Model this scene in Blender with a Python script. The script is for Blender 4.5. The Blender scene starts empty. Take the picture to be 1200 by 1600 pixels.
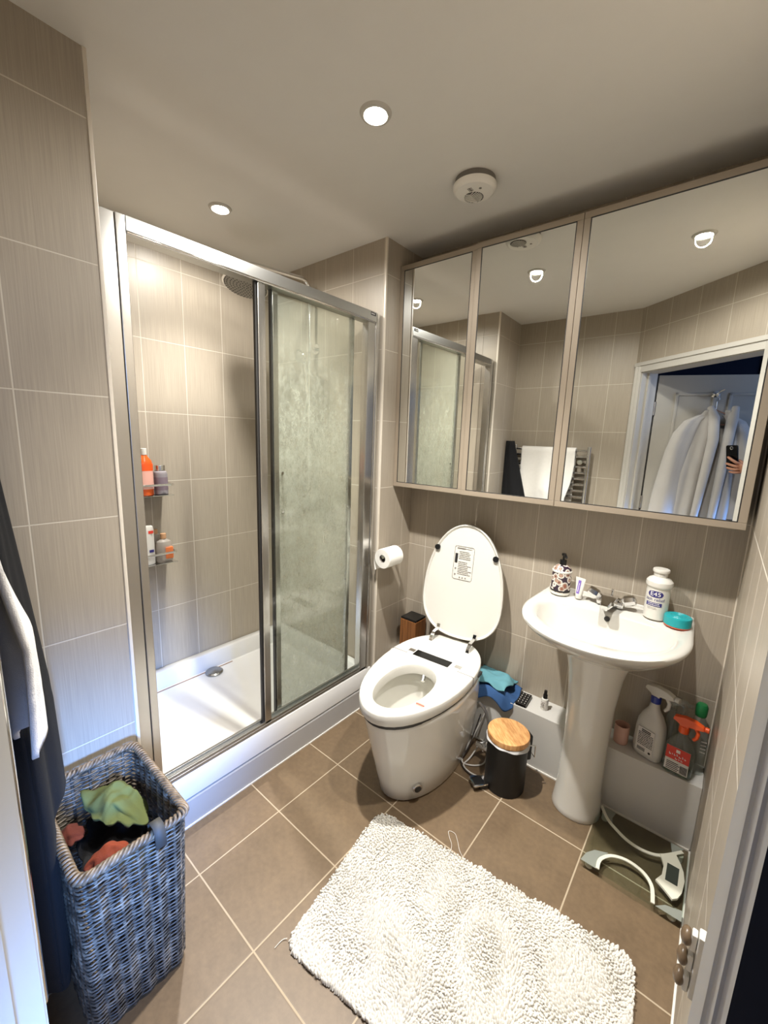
import bpy, bmesh, math, random
from mathutils import Vector, Matrix, noise
random.seed(7)
D = bpy.data; SC = bpy.context.scene; COL = SC.collection
PI = math.pi

# ------------------------------------------------------------------ camera, world, lights, exposure
def cam_matrix(yaw, pit, rol):
    cy, sy, cp, sp = math.cos(yaw), math.sin(yaw), math.cos(pit), math.sin(pit)
    fwd = Vector((-sy*cp, cy*cp, -sp)); right = Vector((cy, sy, 0)); up = right.cross(fwd)
    c, s = math.cos(rol), math.sin(rol)
    r2 = c*right + s*up; u2 = -s*right + c*up
    return Matrix((r2, u2, -fwd)).transposed()
CAM = Vector((0, 0, 1.45))
cd = D.cameras.new('camera'); cd.sensor_fit = 'HORIZONTAL'; cd.sensor_width = 36; cd.lens = 36*641.27/1200
cd.clip_start = 0.004
cam = D.objects.new('camera', cd); COL.objects.link(cam)
CR = cam_matrix(math.radians(39.525), math.radians(10.169), math.radians(2.026))
cam.matrix_world = Matrix.Translation(CAM) @ CR.to_4x4()
SC.camera = cam

w = D.worlds.new('world'); SC.world = w; w.use_nodes = True
w.node_tree.nodes['Background'].inputs[0].default_value = (.30, .42, .75, 1)
w.node_tree.nodes['Background'].inputs[1].default_value = .25

def lamp(name, kind, loc, energy, color, **kw):
    l = D.lights.new(name, kind); l.energy = energy; l.color = color
    for k, v in kw.items(): setattr(l, k, v)
    o = D.objects.new(name, l); COL.objects.link(o); o.location = loc
    return o
def aim(o, tgt):
    o.rotation_euler = (Vector(tgt)-o.location).to_track_quat('-Z', 'Y').to_euler()
WARM = (1.0, .972, .92)
SPOTS = [(-.904, .996), (-1.742, .988), (-.215, 1.0)]
SPOT_W = [80, 37, 30]
for (x, y), e in zip(SPOTS, SPOT_W):
    o = lamp('downlight_beam', 'SPOT', (x, y, 2.335), e, WARM, spot_size=math.radians(102), spot_blend=1.0, shadow_soft_size=.028)
    lamp('downlight_spill', 'SPOT', (x, y, 2.335), 7.5, WARM, spot_size=math.radians(172), spot_blend=.4, shadow_soft_size=.03)
# daylight falling through a hallway window, low and from the right of the doorway
o = lamp('hall_daylight', 'AREA', (1.15, -.19, 1.20), 1.75, (.18, .40, 1.0), shape='RECTANGLE', size=.30, size_y=.35)
o.data.spread = math.radians(23); aim(o, (-1.34, .34, .34))
o = lamp('hall_window_light', 'AREA', (1.45, -.05, 1.9), 2.4, (.42, .6, 1.0), shape='RECTANGLE', size=.5, size_y=.6)
aim(o, (0, -.22, 1.4))

SC.view_settings.view_transform = 'Standard'; SC.view_settings.look = 'None'
SC.view_settings.gamma = 1; SC.view_settings.use_curve_mapping = False
SC.view_settings.exposure = 1.45
try:
    SC.cycles.max_bounces = 12; SC.cycles.transparent_max_bounces = 24; SC.cycles.sample_clamp_indirect = 4
    SC.cycles.caustics_reflective = False; SC.cycles.caustics_refractive = False
except Exception: pass

# ------------------------------------------------------------------ materials
def lin(c):
    return tuple((v/12.92 if v <= .04045 else ((v+.055)/1.055)**2.4) for v in (c[0]/255, c[1]/255, c[2]/255)) + (1,)
class N:
    def __init__(s, name):
        s.m = D.materials.new(name); s.m.use_nodes = True; s.t = s.m.node_tree; s.n = s.t.nodes; s.l = s.t.links
        s.b = s.n['Principled BSDF']; s.out = s.n['Material Output']
    def add(s, t, **kw):
        n = s.n.new(t)
        for k, v in kw.items(): setattr(n, k, v)
        return n
    def math(s, op, a, b=None, c=None):
        n = s.add('ShaderNodeMath', operation=op)
        for i, v in enumerate((a, b, c)):
            if v is None: continue
            if isinstance(v, (int, float)): n.inputs[i].default_value = v
            else: s.l.new(v, n.inputs[i])
        return n.outputs[0]
    def mix(s, f, a, b):
        n = s.add('ShaderNodeMix', data_type='RGBA')
        for i, v in ((0, f), (6, a), (7, b)):
            if isinstance(v, (int, float, tuple)): n.inputs[i].default_value = v
            else: s.l.new(v, n.inputs[i])
        return n.outputs[2]
    def noise(s, scale, vec=None, detail=3, rough=.5):
        n = s.add('ShaderNodeTexNoise'); n.inputs['Scale'].default_value = scale; n.inputs['Detail'].default_value = detail
        n.inputs['Roughness'].default_value = rough
        if vec is not None: s.l.new(vec, n.inputs['Vector'])
        return n.outputs['Fac']
    def ramp(s, f, stops):
        n = s.add('ShaderNodeValToRGB'); e = n.color_ramp.elements
        while len(e) < len(stops): e.new(.5)
        for i, (p, c) in enumerate(stops): e[i].position = p; e[i].color = c if len(c) == 4 else lin(c)
        s.l.new(f, n.inputs[0]); return n.outputs[0]
    def mapping(s, vec, scale):
        n = s.add('ShaderNodeMapping'); n.inputs['Scale'].default_value = scale; s.l.new(vec, n.inputs['Vector']); return n.outputs[0]
    def set(s, k, v):
        i = s.b.inputs[k]
        if isinstance(v, (int, float, tuple)): i.default_value = v
        else: s.l.new(v, i)
    def bump(s, h, strength=.3, dist=.002):
        n = s.add('ShaderNodeBump'); n.inputs['Strength'].default_value = strength; n.inputs['Distance'].default_value = dist
        s.l.new(h, n.inputs['Height']); s.l.new(n.outputs[0], s.b.inputs['Normal'])
def obco(k): return k.add('ShaderNodeTexCoord').outputs['Object']
def pm(name, col, rough=.5, metal=0, var=.08, scale=12, bump=0, bscale=200, spec=.5, coat=0, emis=None, sheen=0, aniso=None, trans=0):
    k = N(name); c = lin(col) if max(col) > 1 else tuple(col)+(1,)
    oc = obco(k)
    f = k.noise(scale, oc)
    a = tuple(v*(1-var) for v in c[:3])+(1,); b = tuple(min(1, v*(1+var)) for v in c[:3])+(1,)
    k.set('Base Color', k.mix(f, a, b)); k.set('Roughness', rough); k.set('Metallic', metal)
    k.set('Specular IOR Level', spec); k.set('Coat Weight', coat)
    if sheen: k.set('Sheen Weight', sheen)
    if trans: k.set('Transmission Weight', trans)
    if aniso:
        k.bump(k.noise(1, k.mapping(oc, aniso)), .15, .001)
    elif bump: k.bump(k.noise(bscale, oc), bump, .002)
    if emis: k.set('Emission Color', tuple(emis[:3])+(1,)); k.set('Emission Strength', emis[3])
    return k.m
def glassmat(name, col=(.93, .97, .95), rough=.02, dens=.0, dcol=(200, 205, 195), ior=1.5):
    """thin clear glass: see-through with fresnel reflection, optional film"""
    k = N(name); tr = k.add('ShaderNodeBsdfTransparent'); tr.inputs[0].default_value = tuple(col)+(1,)
    gl = k.add('ShaderNodeBsdfGlossy'); gl.inputs['Roughness'].default_value = rough
    fr = k.add('ShaderNodeFresnel'); fr.inputs[0].default_value = ior
    gg = k.add('ShaderNodeNewGeometry'); ff = k.math('MULTIPLY', fr.outputs[0], k.math('SUBTRACT', 1.0, gg.outputs['Backfacing']))
    mx = k.add('ShaderNodeMixShader'); k.l.new(ff, mx.inputs[0]); k.l.new(tr.outputs[0], mx.inputs[1]); k.l.new(gl.outputs[0], mx.inputs[2])
    res = mx.outputs[0]
    if dens:
        k.b.inputs['Base Color'].default_value = lin(dcol); k.b.inputs['Roughness'].default_value = .5
        m2 = k.add('ShaderNodeMixShader'); m2.inputs[0].default_value = dens
        k.l.new(res, m2.inputs[1]); k.l.new(k.b.outputs[0], m2.inputs[2]); res = m2.outputs[0]
    k.l.new(res, k.out.inputs[0]); return k.m
def tilemat(name, col, grout, axis, pu, ou, pv, ov, gw=.003, rough=.40, streak=True, var=.055, diag=None, bump=.22):
    k = N(name); geo = k.add('ShaderNodeNewGeometry'); sp = k.add('ShaderNodeSeparateXYZ'); k.l.new(geo.outputs['Position'], sp.inputs[0])
    X, Y, Z = sp.outputs
    if axis == 'x': U, V = X, Z
    elif axis == 'y': U, V = Y, Z
    elif axis == 'd':
        U = k.math('ADD', k.math('MULTIPLY', X, diag[0]), k.math('MULTIPLY', Y, diag[1])); V = Z
    else: U, V = X, Y
    def edge(c, p, o):
        q = k.math('DIVIDE', k.math('SUBTRACT', c, o), p)
        f = k.math('FRACT', q); d = k.math('MULTIPLY', k.math('MINIMUM', f, k.math('SUBTRACT', 1.0, f)), p)
        return d, k.math('FLOOR', q)
    du, iu = edge(U, pu, ou); dv, iv = edge(V, pv, ov)
    d = k.math('MINIMUM', du, dv)
    g = k.math('LESS_THAN', d, gw/2)
    cb = k.add('ShaderNodeCombineXYZ'); k.l.new(U, cb.inputs[0]); k.l.new(V, cb.inputs[1])
    if streak:
        n = k.noise(1, k.mapping(cb.outputs[0], (300, 5, 1)), 4, .6)
    else:
        n1 = k.noise(7, cb.outputs[0], 8, .7); n2 = k.noise(55, cb.outputs[0], 4, .6)
        n = k.math('ADD', k.math('MULTIPLY', n1, .6), k.math('MULTIPLY', n2, .4))
    ci = k.add('ShaderNodeCombineXYZ'); k.l.new(iu, ci.inputs[0]); k.l.new(iv, ci.inputs[1])
    wn = k.add('ShaderNodeTexWhiteNoise'); k.l.new(ci.outputs[0], wn.inputs['Vector'])
    c = lin(col)
    lo = tuple(v*(1-var*2) for v in c[:3])+(1,); hi = tuple(v*(1+var*2) for v in c[:3])+(1,)
    base = k.ramp(n, [(.3, lo), (.7, hi)])
    base = k.mix(k.math('MULTIPLY', wn.outputs[0], .10), base, lo)
    k.set('Base Color', k.mix(g, base, lin(grout)))
    k.set('Roughness', k.math('ADD', rough, k.math('MULTIPLY', g, .4)))
    sm = k.math('MINIMUM', k.math('DIVIDE', d, gw*1.1), 1.0)
    k.bump(k.math('ADD', sm, k.math('MULTIPLY', n, .10)), bump, .0012)
    return k.m
TP = .3333; RO = .5355
TC, GC = (169, 158, 142), (206, 198, 183)
DA = math.atan(.87); DU = (math.cos(DA), math.sin(DA)); DN = (math.sin(DA), -math.cos(DA))   # along the door wall / outward
M = {}
M['tile_back'] = tilemat('greige_tile_back', TC, GC, 'x', .2, -.224, TP, RO)
M['tile_left'] = tilemat('greige_tile_left', TC, GC, 'y', .2, .210, TP, RO)
M['tile_stub'] = tilemat('greige_tile_stub', TC, GC, 'y', .2, 1.777, TP, RO)
M['tile_shower'] = tilemat('greige_tile_shower', TC, GC, 'y', .2, .808, TP, RO)
M['tile_end'] = tilemat('greige_tile_end', TC, GC, 'x', .2, -1.548, TP, RO)
M['tile_right'] = tilemat('greige_tile_right', TC, (222, 214, 200), 'y', .2, 1.853, TP, RO, gw=.005)
M['tile_front'] = tilemat('greige_tile_front', TC, GC, 'x', .2, -1.335, TP, RO)
M['tile_diag'] = tilemat('greige_tile_diagonal', TC, GC, 'd', .2, 0, TP, RO, diag=DU)
M['floor'] = tilemat('brown_floor_tile', (114, 95, 73), (178, 162, 138), 'xy', .316, -.210, .316, .507, gw=.0045, rough=.42, streak=False, var=.13)
M['ceil'] = pm('ceiling_paint', (230, 227, 221), .9, var=.02, bump=.06, bscale=400)
M['white_paint'] = pm('white_gloss_paint', (196, 192, 184), .38, var=.02)
M['box_paint'] = pm('boxing_paint', (205, 202, 196), .6, var=.03)
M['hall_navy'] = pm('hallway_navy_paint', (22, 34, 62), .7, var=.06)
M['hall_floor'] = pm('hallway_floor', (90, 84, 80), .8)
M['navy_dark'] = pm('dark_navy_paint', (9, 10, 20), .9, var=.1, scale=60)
M['bead'] = pm('tile_trim', (222, 212, 196), .3, var=.02)
M['caulk'] = pm('caulk', (228, 224, 216), .5, var=.03)
M['ceramic'] = pm('glazed_white_ceramic', (216, 213, 205), .08, var=.01, coat=.3)
M['plastic_white'] = pm('white_plastic', (214, 211, 203), .25, var=.01)
M['tray'] = pm('white_acrylic', (216, 214, 211), .22, var=.02)
M['chrome'] = pm('chrome', (.80, .80, .80), .08, 1, var=.02)
M['satin'] = pm('polished_aluminium', (.64, .63, .61), .24, 1, var=.03)
M['alu_h'] = pm('brushed_aluminium', (.50, .50, .485), .34, 1, var=.03)
M['dark_seal'] = pm('dark_rubber_seal', (38, 36, 34), .5)
M['black_plastic'] = pm('black_plastic', (14, 14, 15), .3)
M['black_matt'] = pm('black_matt_metal', (7, 7, 8), .45)
M['mirror'] = pm('mirror_silvering', (.90, .915, .89), .004, 1, var=.004, scale=3)
M['cab'] = pm('taupe_laminate', (150, 137, 120), .5, var=.05, aniso=(8, 200, 8))
M['bamboo'] = None
M['glass_clear'] = glassmat('clear_glass', (.94, .96, .94))
M['glass_green'] = glassmat('thick_glass', (.87, .91, .885), .03)
M['bottle_clear'] = glassmat('clear_bottle_plastic', (.90, .92, .905), .08, .16, (196, 200, 194))
M['bottle_green'] = glassmat('green_liquid', (.35, .62, .45), .08, .25, (40, 110, 70))
M['bottle_frost'] = glassmat('frosted_bottle', (.85, .84, .80), .2, .45, (212, 205, 195))
M['pile'] = pm('white_chenille', (226, 222, 214), .95, var=.05, scale=40)
M['terry'] = pm('white_terry', (226, 222, 216), .95, var=.05, scale=60, bump=.6, bscale=500, sheen=.3)
M['robe'] = pm('white_bathrobe_cotton', (206, 202, 198), .95, var=.05, bump=.4, bscale=500, sheen=.2)
M['black_cloth'] = pm('black_cloth', (5, 5, 8), .95, bump=.4, bscale=400)
M['navy_cloth'] = pm('dark_navy_cloth', (12, 15, 30), .95, bump=.4, bscale=400)
M['green_cloth'] = pm('olive_green_cloth', (84, 92, 50), .95, var=.12, bump=.4, bscale=500)
M['olive_dark'] = pm('dark_olive_cloth', (44, 46, 28), .95, bump=.4, bscale=400)
M['orange_cloth'] = pm('rust_orange_cloth', (128, 54, 28), .95, bump=.4, bscale=400)
M['red_cloth'] = pm('brick_red_cloth', (100, 46, 34), .95, bump=.4, bscale=400)
M['teal_cloth'] = pm('teal_microfibre', (92, 142, 152), .95, var=.08, bump=.5, bscale=500)
M['blue_cloth'] = pm('blue_microfibre', (48, 82, 128), .95, var=.08, bump=.5, bscale=500)
M['wicker'] = None
M['paper'] = pm('tissue_paper', (236, 233, 226), .95, bump=.3, bscale=300)
M['orange'] = pm('orange_plastic', (240, 92, 34), .35)
M['red'] = pm('red_print', (216, 60, 44), .5)
M['orange_label'] = pm('orange_label', (232, 128, 72), .5)
M['pink_label'] = pm('pale_pink_label', (232, 176, 160), .5)
M['amber'] = pm('orange_liquid', (214, 92, 36), .2)
M['pill_grey'] = pm('grey_bottle', (152, 146, 150), .35)
M['silver'] = pm('silver_cap', (.72, .71, .70), .25, 1)
M['navy_print'] = pm('navy_print', (42, 38, 110), .5)
M['black_print'] = pm('black_print', (26, 24, 24), .6)
M['grey_print'] = pm('grey_print', (120, 114, 108), .6)
M['white_print'] = pm('white_print', (240, 238, 234), .5)
M['teal'] = pm('teal_tin', (24, 150, 156), .35)
M['green'] = pm('green_cap', (22, 112, 60), .35)
M['blue'] = pm('blue_plastic', (34, 50, 140), .3)
M['label_white'] = pm('white_label', (216, 212, 206), .5)
M['bottle_white'] = pm('white_hdpe', (206, 203, 196), .3)
M['violet'] = pm('violet_print', (120, 96, 178), .5)
M['pink_clay'] = pm('pink_ceramic', (206, 164, 148), .5)
M['brown_knob'] = pm('brown_wood_knob', (102, 84, 64), .35, var=.25, scale=60)
M['cork'] = pm('pale_wood_cap', (206, 160, 120), .5)
M['scale_grey'] = pm('frosted_grey_print', (138, 142, 134), .4)
M['scale_white'] = pm('white_scale_plastic', (222, 220, 204), .35)
M['lcd'] = pm('lcd_panel', (62, 68, 62), .2)
M['braid'] = pm('braided_steel_hose', (.55, .55, .55), .35, 1, bump=.5, bscale=900)
M['cable_white'] = pm('white_cable', (214, 210, 204), .4)
M['cable_dark'] = pm('dark_cable', (40, 30, 26), .5)
M['bag'] = glassmat('white_bin_liner', (.85, .85, .85), .2, .7, (225, 225, 225))
M['skin'] = pm('skin', (196, 140, 112), .5, var=.05)
M['strap'] = pm('grey_leather', (62, 60, 55), .7)
M['fan'] = pm('fan_plastic', (240, 236, 228), .45, var=.02)
M['lens'] = pm('lamp_lens', (255, 246, 230), .3, emis=(1.0, .93, .78, 40))
M['screen'] = pm('phone_glass', (5, 5, 6), .22, spec=.25)
k = N('bamboo_wood'); oc = obco(k); k.set('Base Color', k.ramp(k.noise(1, k.mapping(oc, (30, 160, 30)), 5), [(.3, (186, 128, 74)), (.7, (228, 178, 120))])); k.set('Roughness', .4); M['bamboo'] = k.m
k = N('dark_bamboo'); oc = obco(k); k.set('Base Color', k.ramp(k.noise(1, k.mapping(oc, (160, 160, 6)), 5), [(.3, (96, 58, 30)), (.7, (150, 98, 54))])); k.set('Roughness', .4); M['wood_dark'] = k.m
k = N('grey_wicker'); oc = obco(k); k.set('Base Color', k.ramp(k.noise(38, oc, 4), [(.3, (44, 39, 34)), (.5, (86, 78, 68)), (.72, (144, 131, 114))])); k.set('Roughness', .45); M['wicker'] = k.m
k = N('wicker_rim'); oc = obco(k); k.set('Base Color', k.ramp(k.noise(55, oc, 4), [(.3, (58, 48, 38)), (.7, (140, 120, 96))])); k.set('Roughness', .45); M['wicker_rim'] = k.m
# painted pump bottle: dense round medallions
k = N('painted_pottery'); oc = obco(k); v = k.add('ShaderNodeTexVoronoi'); v.inputs['Scale'].default_value = 44; k.l.new(oc, v.inputs['Vector'])
k.set('Base Color', k.ramp(v.outputs['Distance'], [(.14, (158, 92, 68)), (.20, (48, 32, 46)), (.30, (206, 170, 144)), (.38, (84, 48, 52)), (.46, (226, 218, 208)), (.58, (216, 206, 196)), (.64, (52, 38, 52))])); k.set('Roughness', .25); M['pottery'] = k.m
# limescaled, steamed pane of the sliding door
k = N('limescaled_glass'); oc = obco(k); sp = k.add('ShaderNodeSeparateXYZ'); k.l.new(oc, sp.inputs[0])
n1 = k.noise(1, k.mapping(oc, (34, 34, 20)), 10, .82); n2 = k.noise(170, oc, 4, .7)
f = k.math('ADD', k.math('MULTIPLY', n1, .75), k.math('MULTIPLY', n2, .25))
mr = k.add('ShaderNodeMapRange'); k.l.new(sp.outputs[2], mr.inputs[0]); mr.inputs[1].default_value = 1.75; mr.inputs[2].default_value = 1.15; mr.inputs[3].default_value = -.34; mr.inputs[4].default_value = .0
f2 = k.math('ADD', f, mr.outputs[0])
den = k.add('ShaderNodeMapRange'); k.l.new(f2, den.inputs[0]); den.inputs[1].default_value = .28; den.inputs[2].default_value = .66; den.inputs[3].default_value = .16; den.inputs[4].default_value = .64
k.set('Base Color', k.ramp(n1, [(.35, (172, 168, 152)), (.65, (206, 205, 194))])); k.set('Roughness', .35)
trl = k.add('ShaderNodeBsdfTranslucent'); trl.inputs[0].default_value = lin((214, 215, 205))
mA = k.add('ShaderNodeMixShader'); mA.inputs[0].default_value = .45; k.l.new(k.b.outputs[0], mA.inputs[1]); k.l.new(trl.outputs[0], mA.inputs[2])
tr = k.add('ShaderNodeBsdfTransparent'); tr.inputs[0].default_value = (.965, .975, .955, 1)
mB = k.add('ShaderNodeMixShader'); k.l.new(den.outputs[0], mB.inputs[0]); k.l.new(tr.outputs[0], mB.inputs[1]); k.l.new(mA.outputs[0], mB.inputs[2])
gl = k.add('ShaderNodeBsdfGlossy'); gl.inputs['Roughness'].default_value = .06
fr = k.add('ShaderNodeFresnel'); fr.inputs[0].default_value = 1.45
gg = k.add('ShaderNodeNewGeometry'); ff = k.math('MULTIPLY', fr.outputs[0], k.math('SUBTRACT', 1.0, gg.outputs['Backfacing']))
mC = k.add('ShaderNodeMixShader'); k.l.new(ff, mC.inputs[0]); k.l.new(mB.outputs[0], mC.inputs[1]); k.l.new(gl.outputs[0], mC.inputs[2])
k.l.new(mC.outputs[0], k.out.inputs[0]); M['limescale'] = k.m

# ------------------------------------------------------------------ mesh helpers
class MB:
    def __init__(s): s.bm = bmesh.new()
    def _take(s, b2, mat=None):
        if mat is not None: bmesh.ops.transform(b2, matrix=mat, verts=b2.verts)
        me = D.meshes.new('t'); b2.to_mesh(me); b2.free(); s.bm.from_mesh(me); D.meshes.remove(me); return s
    def box(s, x0, y0, z0, x1, y1, z1, bev=0, seg=2, mat=None):
        b = bmesh.new(); bmesh.ops.create_cube(b, size=1)
        for v in b.verts: v.co = Vector(((x0+x1)/2+v.co.x*(x1-x0), (y0+y1)/2+v.co.y*(y1-y0), (z0+z1)/2+v.co.z*(z1-z0)))
        if bev: bmesh.ops.bevel(b, geom=list(b.edges), offset=bev, segments=seg, profile=.5, affect='EDGES')
        return s._take(b, mat)
    def raw(s, verts, faces, mat=None):
        b = bmesh.new(); vs = [b.verts.new(v) for v in verts]
        for f in faces:
            try: b.faces.new([vs[i] for i in f])
            except ValueError: pass
        return s._take(b, mat)
    def loft(s, rings, cap0=True, cap1=True, closed=True, loop=False, mat=None):
        n = len(rings[0]); V = [p for r in rings for p in r]; F = []
        R = len(rings)
        for i in range(R if loop else R-1):
            j2 = (i+1) % R
            for j in range(n if closed else n-1):
                F.append((i*n+j, i*n+(j+1) % n, j2*n+(j+1) % n, j2*n+j))
        if cap0 and not loop: F.append(tuple(range(n))[::-1])
        if cap1 and not loop: F.append(tuple((R-1)*n+j for j in range(n)))
        return s.raw(V, F, mat)
    def lathe(s, prof, seg=32, c=(0, 0, 0), axis='z', mat=None, cap=True):
        rings = []
        for r, h in prof:
            ring = []
            for i in range(seg):
                a = 2*PI*i/seg; p = (r*math.cos(a), r*math.sin(a), h)
                if axis == 'x': p = (p[2], p[0], p[1])
                elif axis == 'y': p = (p[1], p[2], p[0])
                ring.append((p[0]+c[0], p[1]+c[1], p[2]+c[2]))
            rings.append(ring)
        return s.loft(rings, cap, cap, mat=mat)
    def cyl(s, c, r, h, seg=24, axis='z', bev=0, mat=None):
        if bev: prof = [(r-bev, 0), (r-.3*bev, .3*bev), (r, bev), (r, h-bev), (r-.3*bev, h-.3*bev), (r-bev, h)]
        else: prof = [(r, 0), (r, h)]
        return s.lathe(prof, seg, c, axis, mat)
    def tube(s, pts, r, seg=10, closed=False, mat=None, flat=None):
        P = [Vector(p) for p in pts]; n = len(P); rings = []
        if (min(r) if isinstance(r, (list, tuple)) else r) > .0016: seg = max(seg, 14)
        up = None
        for i in range(n):
            if closed: t = P[(i+1) % n]-P[i-1]
            else: t = P[min(i+1, n-1)]-P[max(i-1, 0)]
            if t.length < 1e-9: t = Vector((0, 0, 1))
            t.normalize()
            if up is None:
                up = Vector((0, 0, 1)) if abs(t.z) < .9 else Vector((0, 1, 0))
                if flat: up = Vector(flat)
            a = t.cross(up)
            if a.length < 1e-6: a = t.orthogonal()
            a.normalize(); up = a.cross(t).normalized()
            rr = r[i] if isinstance(r, (list, tuple)) else r
            rings.append([tuple(P[i]+a*math.cos(2*PI*j/seg)*rr+up*math.sin(2*PI*j/seg)*rr) for j in range(seg)])
        return s.loft(rings, loop=closed, mat=mat)
    def prism(s, poly, h0, h1, axis='z', mat=None, bev=0):
        def P(a, b, h):
            return {'z': (a, b, h), 'y': (a, h, b), 'x': (h, a, b)}[axis]
        n = len(poly); b = bmesh.new()
        lo = [b.verts.new(P(x, y, h0)) for x, y in poly]; hi = [b.verts.new(P(x, y, h1)) for x, y in poly]
        b.faces.new(lo[::-1]); b.faces.new(hi)
        for i in range(n): b.faces.new((lo[i], lo[(i+1) % n], hi[(i+1) % n], hi[i]))
        bmesh.ops.recalc_face_normals(b, faces=b.faces)
        if bev: bmesh.ops.bevel(b, geom=list(b.edges), offset=bev, segments=2, profile=.5, affect='EDGES')
        return s._take(b, mat)
    def sphere(s, c, r, sx=1, sy=1, sz=1, u=20, v=12, mat=None):
        b = bmesh.new(); bmesh.ops.create_uvsphere(b, u_segments=u, v_segments=v, radius=r)
        for q in b.verts: q.co = Vector((q.co.x*sx+c[0], q.co.y*sy+c[1], q.co.z*sz+c[2]))
        return s._take(b, mat)
    def grid(s, f, nu, nv, mat=None, closed=False):
        V = [tuple(f(i/nu, j/nv)) for j in range(nv+1) for i in range(nu+1)]; F = []
        for j in range(nv):
            for i in range(nu):
                a = j*(nu+1)+i; F.append((a, a+1, a+nu+2, a+nu+1))
        return s.raw(V, F, mat)
    def text(s, body, size, mp, align='CENTER', depth=0):
        c = D.curves.new('txt', 'FONT'); c.body = body; c.size = size; c.align_x = align; c.align_y = 'CENTER'; c.resolution_u = 3
        o = D.objects.new('txt', c); COL.objects.link(o)
        bpy.context.view_layer.update()
        me = o.evaluated_get(bpy.context.evaluated_depsgraph_get()).to_mesh()
        V = [mp(v.co.x, v.co.y) for v in me.vertices]; F = [tuple(p.vertices) for p in me.polygons]
        o.to_mesh_clear(); D.objects.remove(o); D.curves.remove(c)
        return s.raw(V, F)
def recalc(bm): bmesh.ops.recalc_face_normals(bm, faces=bm.faces)
def link(name, mb, mat, parent=None, smooth=29, recal=True):
    if recal: recalc(mb.bm)
    me = D.meshes.new(name); mb.bm.to_mesh(me); mb.bm.free()
    me.materials.append(mat)
    if smooth:
        for p in me.polygons: p.use_smooth = True
        me.set_sharp_from_angle(angle=math.radians(smooth))
    o = D.objects.new(name, me); COL.objects.link(o)
    if smooth and smooth < 36:
        wn = o.modifiers.new('even_shading', 'WEIGHTED_NORMAL'); wn.keep_sharp = True
    if parent: o.parent = parent
    return o
def part(name, mb, mat, parent, label=None, **kw):
    o = link(name, mb, M[mat] if isinstance(mat, str) else mat, parent, **kw)
    if label: o['label'] = label
    return o
def tag(o, label, cat, group=None, kind=None):
    o['label'] = label; o['category'] = cat
    if group: o['group'] = group
    if kind: o['kind'] = kind
    return o
def thing(name, label, cat, loc=(0, 0, 0), rz=0, group=None, parent=None):
    o = D.objects.new(name, None); COL.objects.link(o); o.location = loc; o.rotation_euler = (0, 0, rz); o.empty_display_size = .05
    return tag(o, label, cat, group)
def solo(name, mb, mat, label, cat, group=None, loc=(0, 0, 0), rz=0, **kw):
    o = link(name, mb, M[mat] if isinstance(mat, str) else mat, **kw); o.location = loc; o.rotation_euler = (0, 0, rz)
    return tag(o, label, cat, group)
def struct(name, mb, mat, parent=None, **kw):
    o = link(name, mb, M[mat], parent, **kw)
    if not parent: o['kind'] = 'structure'
    return o
def solid(o, t, sub=0):
    if sub:
        m = o.modifiers.new('sub', 'SUBSURF'); m.levels = sub; m.render_levels = sub
    m = o.modifiers.new('sol', 'SOLIDIFY'); m.thickness = t; m.offset = 0
    return o
def curve(P, n=6):
    P = [Vector(p) for p in P]; Q = [P[0]]+P+[P[-1]]; out = []
    for i in range(1, len(Q)-2):
        a, b, c, d = Q[i-1], Q[i], Q[i+1], Q[i+2]
        for k_ in range(n):
            t = k_/n; out.append(.5*((2*b)+(c-a)*t+(2*a-5*b+4*c-d)*t*t+(3*b-a-3*c+d)*t**3))
    return out+[P[-1]]
def rrect(cx, cy, w, h, r, n=5):
    P = []
    for sx, sy, a0 in ((1, 1, 0), (-1, 1, PI/2), (-1, -1, PI), (1, -1, 3*PI/2)):
        for i in range(n+1):
            a = a0+PI/2*i/n; P.append((cx+sx*(w/2-r)+r*math.cos(a), cy+sy*(h/2-r)+r*math.sin(a)))
    return P
def nz(x, y, z, sc=1): return noise.noise(Vector((x*sc, y*sc, z*sc)))

# ------------------------------------------------------------------ room
CZ = 2.355; XR = .092; XL = -1.335; YB = 1.853; XS = -2.155; YE = 1.573; YL = .418; YF = 0.0
DO = Vector((-.5265, .0442)); DLEN = .80          # left edge of the door opening on the inner wall face, opening width
dp = lambda t, d=0: (DO.x+DU[0]*t+DN[0]*d, DO.y+DU[1]*t+DN[1]*d)
tc = (YF-DO.y)/DU[1]; corner = dp(tc)         # where the door wall meets the radiator wall
tr_ = (XR-DO.x)/DU[0]; cornr = dp(tr_)
struct('floor', MB().box(-2.4, -1.9, -.08, 2.2, 2.1, 0), 'floor', smooth=0)
struct('ceiling', MB().box(-2.4, -1.9, CZ, 2.2, 2.1, CZ+.08), 'ceil', smooth=0)
struct('wall_back', MB().box(XL-.001, YB, 0, XR+.3, YB+.1, CZ), 'tile_back', smooth=0)
struct('wall_right', MB().box(XR, cornr[1], 0, XR+.10, YB, CZ), 'tile_right', smooth=0)
struct('wall_left', MB().box(XL-.12, YF, 0, XL, YL-.004, CZ), 'tile_left', smooth=0)
struct('wall_end', MB().box(XL-.12, YE+.004, 0, XL, YB, CZ), 'tile_stub', smooth=0)
struct('wall_shower_end', MB().box(XS, YE, 0, XL-.004, YB+.1, CZ), 'tile_end', smooth=0)
struct('wall_shower_back', MB().box(XS-.1, .2, 0, XS, YB+.1, CZ), 'tile_shower', smooth=0)
struct('wall_shower_front', MB().box(XS, .2, 0, XL-.12, YL-.002, CZ), 'tile_end', smooth=0)
struct('wall_front', MB().box(XL-.12, YF-.1, 0, corner[0], YF, CZ), 'tile_front', smooth=0)
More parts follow.
